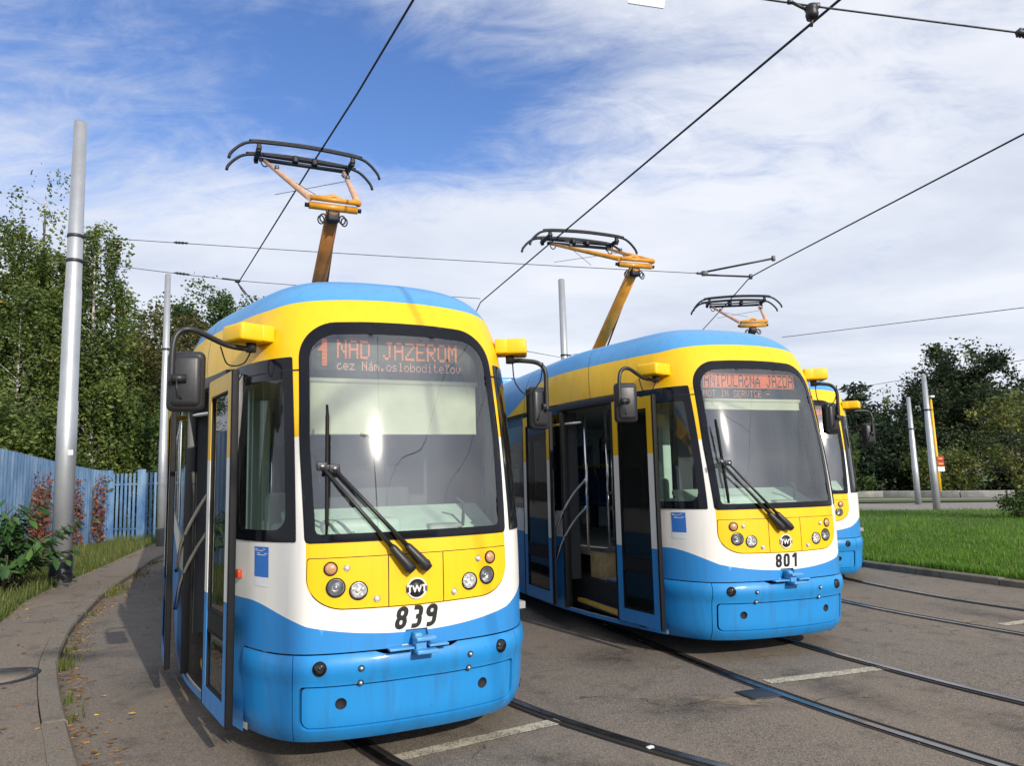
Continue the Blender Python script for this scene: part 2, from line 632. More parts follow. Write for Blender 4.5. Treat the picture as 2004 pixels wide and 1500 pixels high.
class MB:
    """collects vertices and faces of one part"""

    def __init__(self):
        self.v, self.f, self.m, self.s = [], [], [], []

    def add(self, verts, faces, mi=0, smooth=False):
        o = len(self.v)
        self.v += [tuple(x) for x in verts]
        self.f += [tuple(i + o for i in q) for q in faces]
        self.m += [mi] * len(faces)
        self.s += [smooth] * len(faces)
        return self

    def box(self, c, size, rot=None, mi=0, bevel=0.0):
        hx, hy, hz = (s / 2 for s in size)
        if bevel <= 0:
            vs = [Vector((x, y, z)) for x in (-hx, hx) for y in (-hy, hy) for z in (-hz, hz)]
            fs = [(0, 1, 3, 2), (4, 6, 7, 5), (0, 4, 5, 1), (2, 3, 7, 6), (0, 2, 6, 4), (1, 5, 7, 3)]
            sm = False
        else:
            bm = bmesh.new()
            bmesh.ops.create_cube(bm, size=1.0)
            for v in bm.verts:
                v.co = Vector((v.co.x * size[0], v.co.y * size[1], v.co.z * size[2]))
            bmesh.ops.bevel(bm, geom=bm.edges[:], offset=min(bevel, .49 * min(size)), segments=3, profile=.5, affect='EDGES')
            bm.verts.index_update()
            vs = [v.co.copy() for v in bm.verts]
            fs = [tuple(v.index for v in f.verts) for f in bm.faces]
            bm.free()
            sm = True
        if rot is not None:
            vs = [rot @ v for v in vs]
        c = Vector(c)
        return self.add([v + c for v in vs], fs, mi, sm)

    def tube(self, pts, rad, seg=10, mi=0, caps=True, flat=None):
        pts = [Vector(p) for p in pts]
        rads = rad if isinstance(rad, (list, tuple)) else [rad] * len(pts)
        vs, fs = [], []
        n0 = None
        for i, p in enumerate(pts):
            d = (pts[min(i + 1, len(pts) - 1)] - pts[max(i - 1, 0)]).normalized()
            if n0 is None:
                a = Vector((0, 0, 1)) if abs(d.z) < .9 else Vector((1, 0, 0))
                n0 = d.cross(a).normalized()
            n0 = (n0 - d * n0.dot(d)).normalized()
            b = d.cross(n0)
            for k in range(seg):
                an = 2 * math.pi * k / seg
                vs.append(p + (n0 * math.cos(an) + b * math.sin(an)) * rads[i])
        for i in range(len(pts) - 1):
            for k in range(seg):
                k2 = (k + 1) % seg
                fs.append((i * seg + k, i * seg + k2, (i + 1) * seg + k2, (i + 1) * seg + k))
        self.add(vs, fs, mi, True)
        if caps:
            o = len(self.v) - len(vs)
            self.f.append(tuple(o + k for k in reversed(range(seg))))
            self.f.append(tuple(o + (len(pts) - 1) * seg + k for k in range(seg)))
            self.m += [mi, mi]
            self.s += [False, False]
        return self

    def lathe(self, prof, seg=28, mat=None, mi=0, smooth=True):
        """prof = [(radius, height)], axis = local Z"""
        vs, fs = [], []
        for r_, h in prof:
            for k in range(seg):
                an = 2 * math.pi * k / seg
                vs.append(Vector((r_ * math.cos(an), r_ * math.sin(an), h)))
        for i in range(len(prof) - 1):
            for k in range(seg):
                k2 = (k + 1) % seg
                fs.append((i * seg + k, i * seg + k2, (i + 1) * seg + k2, (i + 1) * seg + k))
        if mat is not None:
            vs = [mat @ v for v in vs]
        return self.add(vs, fs, mi, smooth)

    def build(self, name, mats, parent=None, matrix=None):
        me = mesh_from(name, self.v, self.f, mats, self.m, smooth_mask=self.s)
        return put(name, me, parent, matrix)


def smooth_path(pts, n=8):
    """Catmull-Rom through the points"""
    P = [Vector(p) for p in pts]
    P = [P[0] * 2 - P[1]] + P + [P[-1] * 2 - P[-2]]
    out = []
    for i in range(1, len(P) - 2):
        for k in range(n):
            t = k / n
            a, b, c, d = P[i - 1], P[i], P[i + 1], P[i + 2]
            out.append(.5 * ((2 * b) + (c - a) * t + (2 * a - 5 * b + 4 * c - d) * t * t + (3 * b - a - 3 * c + d) * t ** 3))
    out.append(P[-2])
    return out


def fast_mesh(name, verts, quads, mats, rnd=None, fmat=None, smooth=False):
    """verts (n,3), quads (m,k) numpy -> mesh, with a per-face random value"""
    me = bpy.data.meshes.new(name)
    k = quads.shape[1]
    me.vertices.add(len(verts))
    me.vertices.foreach_set('co', np.ascontiguousarray(verts, dtype=np.float32).ravel())
    me.loops.add(quads.size)
    me.loops.foreach_set('vertex_index', np.ascontiguousarray(quads, dtype=np.int32).ravel())
    me.polygons.add(len(quads))
    me.polygons.foreach_set('loop_start', np.arange(0, quads.size, k, dtype=np.int32))
    for mm in (mats if isinstance(mats, (list, tuple)) else [mats]):
        me.materials.append(M[mm])
    if fmat is not None:
        me.polygons.foreach_set('material_index', np.asarray(fmat, dtype=np.int32))
    if smooth:
        me.polygons.foreach_set('use_smooth', np.ones(len(quads), dtype=bool))
    if rnd is not None:
        a = me.attributes.new('rnd', 'FLOAT', 'FACE')
        a.data.foreach_set('value', np.asarray(rnd, dtype=np.float32))
    me.update(calc_edges=True)
    me.validate()
    return me


# ------------------------------------------------------------------ ground, tracks, pavement
def sheet(name, pts, z, mat, kind='structure', sub=None):
    me = mesh_from(name, [(x, y, z) for x, y in pts], [tuple(range(len(pts)))], mat)
    o = put(name, me)
    if kind:
        tag(o, kind=kind)
    return o


g = sheet('ground', [(-600, -600), (600, -600), (600, 900), (-600, 900)], 0.0, 'asphalt')
tag(g, 'coarse brown-grey asphalt of the tram yard')


def offset_line(path, d):
    out = []
    for i, p in enumerate(path):
        a, b = path[max(i - 1, 0)], path[min(i + 1, len(path) - 1)]
        t = Vector((b[0] - a[0], b[1] - a[1])).normalized()
        out.append((p[0] - t.y * d, p[1] + t.x * d))
    return out


def strip_mesh(left, right, z0, mat, name, zl=None):
    vs = [(x, y, z0) for x, y in left] + [(x, y, z0) for x, y in right]
    n = len(left)
    fs = [(i, n + i, n + i + 1, i + 1) for i in range(n - 1)]
    return mesh_from(name, vs, fs, mat)


def plan2(pts, n=10):
    return [(p.x, p.y) for p in smooth_path([(x, y, 0) for x, y in pts], n)]


TRACKS = {
    'nearest': [(-4.9, 14.1), (-2.75, 9.9), (-1.52, 7.3), (-.62, 5.86), (.12, 4.93), (1.05, 4.02), (2.2, 3.1), (3.8, 2.0), (6.5, .6)],
    'middle': [(-.7, 16.8), (.97, 12.07), (1.62, 9.6), (2.17, 7.93), (2.63, 6.68), (3.15, 5.55), (3.95, 4.15), (5.2, 2.4), (7.5, -.2)],
    'farther': [(5.4, 24), (4.75, 18), (4.45, 14.6), (4.64, 12.19), (5.02, 10.4), (5.5, 9.1), (6.2, 7.7), (7.3, 6.0), (9.5, 3.2)],
}
for nm, pts in TRACKS.items():
    cpath = plan2(pts, 14)
    for side, sn in ((-.685, 'right'), (.685, 'left')):
        inn = 1 if side < 0 else -1
        mb = MB()
        # head, groove and lip of a grooved street rail, laid in a narrow tarred slot
        for d0, d1, z, mi in ((-.060, .092, .004, 1), (-.030, .026, .012, 0), (.036, .066, .006, 2), (.066, .082, .010, 1)):
            a = offset_line(cpath, side + inn * d0)
            b = offset_line(cpath, side + inn * d1)
            if inn < 0:
                a, b = b, a
            vs = [(x, y, z) for x, y in b] + [(x, y, z) for x, y in a]
            n = len(a)
            mb.add(vs, [(i, n + i, n + i + 1, i + 1) for i in range(n - 1)], mi, True)
            if mi != 2:
                vs = [(x, y, z) for x, y in a] + [(x, y, -.02) for x, y in a]
                mb.add(vs, [(i, n + i, n + i + 1, i + 1) for i in range(n - 1)], 1)
                vs = [(x, y, -.02) for x, y in b] + [(x, y, z) for x, y in b]
                mb.add(vs, [(i, n + i, n + i + 1, i + 1) for i in range(n - 1)], 1)
        o = mb.build('tram_rail', ['rail_steel', 'rail_side', 'groove_dark'])
        tag(o, '%s rail of the tram track %s' % (sn, {'nearest': 'under the tram numbered 839', 'middle': 'under the tram numbered 801', 'farther': 'beside the lawn'}[nm]), kind='structure')


def paint_strip(p0, p1, w, label):
    d = Vector((p1[0] - p0[0], p1[1] - p0[1]))
    n = Vector((-d.y, d.x)).normalized() * w / 2
    vs, N = [], 24
    for i in range(N + 1):
        t = i / N
        j = (random.random() - .5) * .012
        k = (random.random() - .5) * .012
        vs += [(p0[0] + d.x * t + n.x * (1 + j / w * 2), p0[1] + d.y * t + n.y * (1 + j / w * 2), .005),
               (p0[0] + d.x * t - n.x * (1 + k / w * 2), p0[1] + d.y * t - n.y * (1 + k / w * 2), .005)]
    fs = [(2 * i, 2 * i + 1, 2 * i + 3, 2 * i + 2) for i in range(N)]
    o = put('stop_line', mesh_from('stop_line', vs, fs, 'road_paint'))
    tag(o, label, kind='structure')


paint_strip((-.87, 5.09), (.27, 5.76), .13, 'worn pale stop line in front of the tram numbered 839')
paint_strip((2.09, 6.60), (3.28, 6.95), .13, 'worn pale stop line in front of the tram numbered 801')
paint_strip((5.35, 8.55), (6.5, 8.95), .13, 'worn pale stop line at the right edge beside the lawn')


def blob(name, c, rx, ry, z, mat, label, kind='structure', rot=0.0, n=40, rough=.25):
    ph = [random.random() * 6.28 for _ in range(4)]
    vs = [(c[0], c[1], z)]
    for i in range(n):
        a = 2 * math.pi * i / n
        k = 1 + rough * (math.sin(3 * a + ph[0]) * .4 + math.sin(7 * a + ph[1]) * .3 + math.sin(13 * a + ph[2]) * .25)
        x, y = rx * k * math.cos(a), ry * k * math.sin(a)
        vs.append((c[0] + x * math.cos(rot) - y * math.sin(rot), c[1] + x * math.sin(rot) + y * math.cos(rot), z))
    fs = [(0, i + 1, (i + 1) % n + 1) for i in range(n)]
    o = put(name, mesh_from(name, vs, fs, mat))
    tag(o, label, kind=kind)
    return o


for i_, (cx_, cy_, rx_, ry_, ro_) in enumerate(((3.6, 4.9, .34, 1.3, .5), (2.6, 6.3, .3, .9, .33), (.6, 4.6, .3, .9, .75), (5.7, 8.8, .3, 1.4, .35), (1.3, 6.0, .55, .4, .2),
                                                (4.6, 6.2, .7, .45, .4), (-2.6, 7.6, .6, .5, 0), (-3.4, 7.4, .5, .9, .4), (.9, 7.6, .5, .6, .2))):
    o = put('stain', mesh_from('stain', [(-rx_, -ry_, 0), (rx_, -ry_, 0), (rx_, ry_, 0), (-rx_, ry_, 0)], [(0, 1, 2, 3)], 'oil_stain'))
    o.location = (cx_, cy_, .0022 + .0001 * i_)
    o.rotation_euler = (0, 0, ro_)
    tag(o, 'dark oily stain soaked into the asphalt', kind='structure')
blob('dirt_patch', (1.66, 6.12), .26, .10, .003, 'dirt_patch', 'brown dirt stain beside the drain lid', rot=-.3, rough=.5)
blob('sand_heap', (5.1, 8.8), .22, .08, .003, 'dirt_patch', 'sandy patch near the far stop line', rot=.2, rough=.6)
blob('sand_heap', (2.36, 7.52), .16, .06, .003, 'dirt_patch', 'sandy patch just in front of the 801 bumper', rot=.3, rough=.6)
mb = MB()
mb.box((0, 0, .004), (.34, .24, .012), bevel=.004, mi=0)
mb.box((-.15, -.02, .006), (.02, .2, .014), mi=1)
o = mb.build('drain_lid', ['dark_steel', 'groove_dark'])
o.location = (1.93, 6.27, 0)
o.rotation_euler = (0, 0, R(18))
tag(o, 'small rectangular dark drain lid set against a rail', 'drain lid')

# left pavement with kerb
kerb_pts = [(-1.55, 2.6), (-2.18, 3.9), (-2.95, 5.15), (-4.1, 6.85), (-5.05, 8.4), (-6.05, 10.4), (-7.2, 13.2), (-8.3, 16.4), (-9.5, 20.0), (-10.4, 24.0), (-10.8, 30)]
kerb_pts = [(x * .965 + .03, y * .965) for x, y in kerb_pts]
kerb = plan2(kerb_pts, 8)
KZ = .085
kin = offset_line(kerb, .17)


def arclen(path):
    s = [0]
    for a, b in zip(path[:-1], path[1:]):
        s.append(s[-1] + math.hypot(b[0] - a[0], b[1] - a[1]))
    return s


def path_at(path, s_list, s):
    s = min(max(s, 0), s_list[-1])
    i = int(np.searchsorted(s_list, s, side='right')) - 1
    i = min(max(i, 0), len(path) - 2)
    t = (s - s_list[i]) / max(1e-9, s_list[i + 1] - s_list[i])
    return (path[i][0] * (1 - t) + path[i + 1][0] * t, path[i][1] * (1 - t) + path[i + 1][1] * t)


ks = arclen(kerb)
kerb_root = empty('kerb', loc=(0, 0, 0))
tag(kerb_root, 'worn pale kerb stones along the left pavement', kind='structure')
s0 = 0.0
while s0 < ks[-1] - .5:
    s1 = s0 + .98
    seg = [path_at(kerb, ks, s0 + .972 * t / 4) for t in range(5)]
    inner = offset_line(seg, .165)
    dz = (random.random() - .5) * .012
    dxy = (random.random() - .5) * .014
    seg = [(x + dxy, y) for x, y in seg]
    inner = [(x + dxy, y) for x, y in inner]
    ch = offset_line(seg, .018)
    rows = [[(x, y, -.02) for x, y in seg], [(x, y, KZ - .02 + dz) for x, y in seg], [(x, y, KZ + dz) for x, y in ch],
            [(x, y, KZ + dz + .003) for x, y in inner], [(x, y, -.02) for x, y in inner]]
    vs = [p for r_ in rows for p in r_]
    fs = []
    for r_ in range(4):
        for i in range(4):
            fs.append((r_ * 5 + i, (r_ + 1) * 5 + i, (r_ + 1) * 5 + i + 1, r_ * 5 + i + 1))
    fs += [(0, 5, 10, 15, 20), (24, 19, 14, 9, 4)]
    put('kerb_stone', mesh_from('kerb_stone', vs, fs, 'kerb_stone'), kerb_root)
    s0 = s1
pave_out_pts = [(-4.6, 3.4), (-5.3, 5.6), (-6.1, 8.2), (-7.0, 10.4), (-7.75, 12.0), (-8.45, 14.0), (-9.3, 17.0), (-10.4, 20.6), (-11.3, 24), (-11.9, 30)]
pout = plan2(pave_out_pts, 8)
pin = offset_line(kerb, .17)
n_ = 80
pa = [path_at(pin, arclen(pin), arclen(pin)[-1] * i / n_) for i in range(n_ + 1)]
pb = [path_at(pout, arclen(pout), arclen(pout)[-1] * i / n_) for i in range(n_ + 1)]
o = put('pavement', strip_mesh(pb, pa, KZ - .004, 'pavement_asphalt', 'pavement'))
tag(o, 'grey asphalt pavement curving along the left', kind='structure')
verge = [(-40, 0)] + [(-40, 60), (-14, 60)] + list(reversed(pb)) + [(-5, 0)]
o = put('verge', mesh_from('verge', [(x, y, KZ - .012) for x, y in verge], [tuple(range(len(verge)))], 'soil_grass'))
tag(o, 'weedy grass verge between pavement and blue fence', kind='structure')

# manhole
mb = MB()
mb.lathe([(.0, .006), (.30, .006), (.30, .0)], 40, mi=0)
mb.lathe([(.305, .001), (.305, .011), (.36, .011), (.365, -.01)], 40, mi=1)
o = mb.build('manhole_cover', ['kerb_stone', 'dark_steel'])
o.location = (-4.90, 7.22, KZ - .002)
tag(o, 'round manhole cover with dark iron rim in the pavement', 'manhole cover')

# right lawn with kerb, far road, far strips
lawn_edge = plan2([(5.2, 26), (5.6, 19), (5.95, 15.6), (6.36, 13.7), (6.9, 12.0), (7.55, 10.4), (8.6, 8.6), (10.5, 6.2), (14, 3)], 8)
lawn = [(x, y) for x, y in lawn_edge] + [(45, 3), (45, 24.3), (19, 26.3), (13.5, 29.3), (9.5, 31)]
o = put('lawn', mesh_from('lawn', [(x, y, .09) for x, y in lawn], [tuple(reversed(range(len(lawn))))], 'soil_grass'))
tag(o, 'sunlit green lawn to the right of the tracks', kind='structure')
lk = offset_line(lawn_edge, -.14)
kr = empty('lawn_kerb', loc=(0, 0, 0))
tag(kr, 'low dark kerb stones edging the lawn', kind='structure')
lks = arclen(lk)
s0 = 0
while s0 < lks[-1] - .6:
    seg = [path_at(lk, lks, s0 + .985 * t / 4) for t in range(5)]
    inner = offset_line(seg, .138)
    dz = (random.random() - .5) * .02
    rows = [[(x, y, -.02) for x, y in seg], [(x, y, .085 + dz) for x, y in seg], [(x, y, .10 + dz) for x, y in offset_line(seg, .02)],
            [(x, y, .10 + dz) for x, y in inner], [(x, y, -.02) for x, y in inner]]
    vs = [p for r_ in rows for p in r_]
    fs = []
    for r_ in range(4):
        for i in range(4):
            fs.append((r_ * 5 + i, r_ * 5 + i + 1, (r_ + 1) * 5 + i + 1, (r_ + 1) * 5 + i))
    fs += [(20, 15, 10, 5, 0), (4, 9, 14, 19, 24)]
    put('kerb_stone', mesh_from('lawn_kerb_stone', vs, fs, 'kerb_stone'), kr)
    s0 += 1.0
o = sheet('far_road', [(6, 33), (13.8, 29.7), (19.3, 26.6), (45, 24.6), (60, 29.5), (24, 32.4), (17, 36), (8, 41)], .006, 'far_road')
tag(o, 'pale far road beyond the lawn')
o = sheet('far_verge', [(8, 41.3), (17.1, 36.3), (24.2, 32.7), (60, 29.9), (90, 60), (90, 120), (-5, 120)], .05, 'soil_grass')
tag(o, 'green strip beyond the far road')
o = sheet('far_path', [(9, 43.6), (18.4, 38.6), (24.8, 34.0), (60, 31.2), (60, 32.6), (25.3, 35.2), (19.2, 40.2), (9.6, 45.2)], .056, 'far_road')
tag(o, 'narrow pale path in front of the low wall')
# ------------------------------------------------------------------ trams
# body surface: plan curve (half) and vertical rows; local X to the right, Y backwards, Z up
PLAN = [(0, 0), (.2, .002), (.4, .024), (.55, .055), (.68, .105), (.78, .18), (.865, .29), (.945, .45), (1.03, .70),
        (1.13, 1.1), (1.215, 1.5), (1.295, 2.0), (1.345, 2.5), (1.365, 3.0), (1.37, 4.0), (1.37, 8.0), (1.37, 14.0)]
ROWS = [(.10, .10, 1.0, .0), (.20, .20, 1.0, .0), (.74, .74, 1.0, .0), (1.20, 1.20, 1.0, .002), (1.42, 1.42, 1.0, .012), (1.75, 1.75, 1.0, .055), (2.10, 2.10, 1.0, .118),
        (2.45, 2.45, 1.0, .195), (2.70, 2.70, 1.0, .262), (2.85, 2.85, .993, .318), (3.0, 3.0, .975, .392), (3.11, 3.10, .95, .462),
        (3.24, 3.20, .905, .57), (3.38, 3.28, .835, .70), (3.56, 3.345, .725, .86), (3.80, 3.39, .565, 1.06), (4.1, 3.42, .32, 1.35), (4.4, 3.43, .0, 1.7)]
_pl = smooth_path([(x, y, 0) for x, y in PLAN], 12)
_px = np.array([p.x for p in _pl])
_py = np.array([p.y for p in _pl])
_ps = np.concatenate([[0], np.cumsum(np.hypot(np.diff(_px), np.diff(_py)))])
SMAX = float(_ps[-1])


def pchip(x, y):
    x, y = np.asarray(x, float), np.asarray(y, float)
    h = np.diff(x)
    d = np.diff(y) / h
    m_ = np.zeros_like(y)
    m_[0], m_[-1] = d[0], d[-1]
    for i in range(1, len(x) - 1):
        if d[i - 1] * d[i] > 0:
            w1, w2 = 2 * h[i] + h[i - 1], h[i] + 2 * h[i - 1]
            m_[i] = (w1 + w2) / (w1 / d[i - 1] + w2 / d[i])

    def f(q):
        q = np.clip(np.asarray(q, float), x[0], x[-1])
        i = np.clip(np.searchsorted(x, q, side='right') - 1, 0, len(x) - 2)
        t = (q - x[i]) / h[i]
        return ((1 + 2 * t) * (1 - t) ** 2 * y[i] + t * (1 - t) ** 2 * h[i] * m_[i] + t * t * (3 - 2 * t) * y[i + 1] + t * t * (t - 1) * h[i] * m_[i + 1])
    return f


_rv = [r_[0] for r_ in ROWS]
f_z, f_w, f_y0 = (pchip(_rv, [r_[k] for r_ in ROWS]) for k in (1, 2, 3))
_bz = [.16, .20, .25, .32, .44, .55, .585, .615, .66, .70, .735]
f_yb = pchip(_bz, [.15, .095, .055, .03, .018, .006, -.004, -.022, -.026, -.018, .004])
f_wb = pchip(_bz, [.955, .975, .99, 1.0, 1.005, 1.008, 1.010, 1.014, 1.014, 1.012, 1.004])


def sX(x):
    return math.copysign(float(np.interp(abs(x), _px[:int(len(_px) * .8)], _ps[:int(len(_px) * .8)])), x)


def sY(y):
    return float(np.interp(y, _py, _ps))


def surf_body(s, v):
    s, v = np.asarray(s, float), np.asarray(v, float)
    a = np.abs(s)
    px, py = np.interp(a, _ps, _px), np.interp(a, _ps, _py)
    g = np.clip(1 - (py - .5) / 2.6, 0, 1)
    g = g * g * (3 - 2 * g)
    return np.stack([np.sign(s) * px * f_w(v), py + f_y0(v) * g, f_z(v)], -1)


def surf_bump(s, v):
    s, v = np.asarray(s, float), np.asarray(v, float)
    a = np.abs(s)
    px, py = np.interp(a, _ps, _px), np.interp(a, _ps, _py)
    return np.stack([np.sign(s) * px * f_wb(v), py + f_yb(v), v], -1)


def snorm(fn, s, v):
    e = .012
    du = fn(s + e, v) - fn(s - e, v)
    dv = fn(s, v + e) - fn(s, np.asarray(v) - e)
    n = np.cross(du, dv)
    return n / np.maximum(np.linalg.norm(n, axis=-1, keepdims=True), 1e-9)


def spot(fn, s, v, off=0.0):
    """matrix on the surface: Z outwards, X to the right, Y up"""
    p = fn(np.array([s]), np.array([v]))[0]
    n = snorm(fn, np.array([s]), np.array([v]))[0]
    n = Vector(n)
    x = Vector((0, 0, 1)).cross(n).normalized()
    y = n.cross(x)
    p = Vector(p) + n * off
    mt = Matrix.Identity(4)
    for i in range(3):
        mt[i][0], mt[i][1], mt[i][2], mt[i][3] = x[i], y[i], n[i], p[i]
    return mt


def inside(poly, pts):
    poly = np.asarray(poly)
    x, y = pts[:, 0], pts[:, 1]
    r_ = np.zeros(len(pts), bool)
    j = len(poly) - 1
    for i in range(len(poly)):
        xi, yi, xj, yj = *poly[i], *poly[j]
        c = ((yi > y) != (yj > y)) & (x < (xj - xi) * (y - yi) / ((yj - yi) if yj != yi else 1e-12) + xi)
        r_ ^= c
        j = i
    return r_


def densify(poly, res, closed=True):
    out = []
    n = len(poly)
    for i in range(n if closed else n - 1):
        a, b = poly[i], poly[(i + 1) % n]
        L = math.hypot(b[0] - a[0], b[1] - a[1])
        k = max(1, int(math.ceil(L / res)))
        for t in range(k):
            out.append((a[0] + (b[0] - a[0]) * t / k, a[1] + (b[1] - a[1]) * t / k))
    if not closed:
        out.append(poly[-1])
    return out


def tessellate(poly, holes, lines, grid, res):
    vs, es = [], []

    def add(pl, closed):
        o = len(vs)
        vs.extend(pl)
        n = len(pl)
        for i in range(n if closed else n - 1):
            es.append((o + i, o + (i + 1) % n))
    add(densify(poly, res), True)
    for h in holes:
        add(densify(h, res), True)
    for l_ in lines:
        add(densify(l_, res, False), False)
    if len(grid):
        gp_ = np.asarray(grid)
        k = inside(poly, gp_)
        for h in holes:
            k &= ~inside(h, gp_)
        vs.extend([tuple(p) for p in gp_[k]])
    V, _, Fc, _, _, _ = delaunay_2d_cdt([Vector((a, b)) for a, b in vs], es, [], 0, 1e-5)
    V = np.array([(p[0], p[1]) for p in V])
    Fc = np.array([tuple(f) for f in Fc if len(f) == 3])
    cen = V[Fc].mean(1)
    keep = inside(poly, cen)
    for h in holes:
        keep &= ~inside(h, cen)
    Fc, cen = Fc[keep], cen[keep]
    a, b, c = V[Fc[:, 0]], V[Fc[:, 1]], V[Fc[:, 2]]
    ar = (b[:, 0] - a[:, 0]) * (c[:, 1] - a[:, 1]) - (b[:, 1] - a[:, 1]) * (c[:, 0] - a[:, 0])
    Fc[ar < 0] = Fc[ar < 0][:, ::-1]
    ok = np.abs(ar) > 1e-9
    return V, Fc[ok], cen[ok]


def grid_pts(x0, x1, z0, z1, dx, dz):
    gx = np.arange(x0 + dx / 2, x1, dx)
    gz = np.arange(z0 + dz / 2, z1, dz)
    A, B = np.meshgrid(gx, gz)
    return np.stack([A.ravel(), B.ravel()], 1)


CACHE = {}


def shell_mesh(key, fn, poly, mats, off=.004, thick=.008, holes=(), res=.05, lines=(), classify=None):
    if key in CACHE:
        return CACHE[key]
    xs = [p[0] for p in poly]
    zs = [p[1] for p in poly]
    gr = grid_pts(min(xs), max(xs), min(zs), max(zs), res, res)
    V, Fc, cen = tessellate(poly, list(holes), list(lines), gr, res)
    P = fn(V[:, 0], V[:, 1])
    N = snorm(fn, V[:, 0], V[:, 1])
    vs = list(P + N * off)
    fs = [tuple(f) for f in Fc]
    fm = [classify(c[0], c[1]) for c in cen] if classify else [0] * len(fs)
    sm = [True] * len(fs)
    if thick:
        cnt = {}
        for i, f in enumerate(fs):
            for k in range(3):
                e = (f[k], f[(k + 1) % 3])
                cnt[e] = i
        for (a, b), i in cnt.items():
            if (b, a) in cnt:
                continue
            o = len(vs)
            for q in (a, b):
                vs.append(P[q] + N[q] * off)
            for q in (b, a):
                vs.append(P[q] + N[q] * (off - thick))
            fs.append((o + 1, o, o + 3, o + 2))
            fm.append(fm[i])
            sm.append(False)
    me = mesh_from(key, vs, fs, mats, fm, smooth_mask=sm)
    CACHE[key] = me
    return me


def arc(cx, cz, rx, rz, a0, a1, n=10):
    return [(cx + rx * math.cos(R(a0 + (a1 - a0) * i / n)), cz + rz * math.sin(R(a0 + (a1 - a0) * i / n))) for i in range(n + 1)]


def rrect(x0, x1, z0, z1, r_=(.03, .03, .03, .03), n=6):
    bl, br, tr_, tl = r_
    p = []
    p += arc(x0 + bl, z0 + bl, bl, bl, 180, 270, n)
    p += arc(x1 - br, z0 + br, br, br, 270, 360, n)
    p += arc(x1 - tr_, z1 - tr_, tr_, tr_, 0, 90, n)
    p += arc(x0 + tl, z1 - tl, tl, tl, 90, 180, n)
    return p


def mirror(poly):
    return [(-x, z) for x, z in reversed(poly)]


def windscreen_outline(ins_b, ins_s, ins_t, rt_):
    hw = lambda z: .700 + .024 * min(1, (z - 1.42) / .6) - .012 * max(0, z - 2.1) / .5 - ins_s
    zt = 2.915 - ins_t
    r_ = rt_
    right = []
    zb = 1.425 + ins_b
    for i in range(12):
        z = zb + .03 + (zt - r_ - zb - .03) * i / 11
        right.append((hw(z), z))
    cx = hw(zt - r_) - r_
    right += arc(cx, zt - r_ - .012, r_, r_, 0, 90, 14)[1:]
    pts = [(hw(zb) - .03, zb), (hw(zb) - .008, zb + .008)] + right
    pts += [(cx * .6, zt - .004), (0, zt)]
    left = [(-x, z) for x, z in reversed(pts[:-1])]
    return pts + left


WS_OUT = windscreen_outline(0, 0, 0, .27)
WS_IN = windscreen_outline(.045, .062, .085, .20)
WS_HOLE = windscreen_outline(.03, .045, .065, .22)
S_C0, S_C1 = .768, sY(.76)
CW_OUT = rrect(S_C0, S_C1, 1.425, 2.655, (.012, .012, .012, .012))
CW_IN = rrect(S_C0 + .075, S_C1 - .05, 1.50, 2.50, (.10, .04, .05, .03))
CW_HOLE = rrect(S_C0 + .06, S_C1 - .035, 1.485, 2.515, (.10, .04, .05, .03))
SB = sY(.60)                        # bumper ends here
S_D0, S_D1 = sY(.86), sY(2.33)      # door opening on the -s side
DOOR_Z = 2.60
PANEL = [(-.45, 1.008), (0, 1.0), (.45, 1.008)] + arc(.45, 1.20, .243, .192, 278, 360, 10) + [(.690, 1.30)] + arc(.672, 1.302, .018, .018, 0, 90, 4)
PANEL = PANEL + [(-x, z) for x, z in reversed(PANEL[3:])]
YEL = [(-.45, .998), (0, .990), (.45, .998)] + arc(.45, 1.20, .252, .202, 278, 360, 10) + [(.702, 1.425)]
YEL = YEL + [(-x, z) for x, z in reversed(YEL[3:])]


def circ(cx, cz, r_, n=22):
    return [(cx + r_ * math.cos(2 * math.pi * i / n), cz + r_ * math.sin(2 * math.pi * i / n)) for i in range(n)]


LAMP_HOLES = [circ(sX(.512), 1.14, .055), circ(sX(.375), 1.114, .053)]


def by_line(a):
    py = float(np.interp(a, _ps, _py))
    z = 3.125 - .075 * min(1, (a / 1.0)) ** 2
    if py > 2.7:
        t = min(1, (py - 2.7) / 2.0)
        z = z + (2.64 - z) * (t * t * (3 - 2 * t))
    return z


def wb_line(a):
    if a < .70:
        return .832 + .075 * (a / .70) ** 2
    t = min(1, (a - .70) / .55)
    return .907 + .14 * math.sin(t * math.pi / 2)


def side_windows():
    L, Rr = [], []
    ys = [3.62, 5.2, 6.8, 8.4, 10.0, 11.6]
    L.append((2.46, 3.46))
    for y in ys:
        L.append((y, y + 1.42))
    for y in [1.35, 2.75, 4.2, 5.7, 7.2, 8.7, 10.2, 11.7]:
        Rr.append((y, y + 1.3))
    return L, Rr


WIN_L, WIN_R = side_windows()


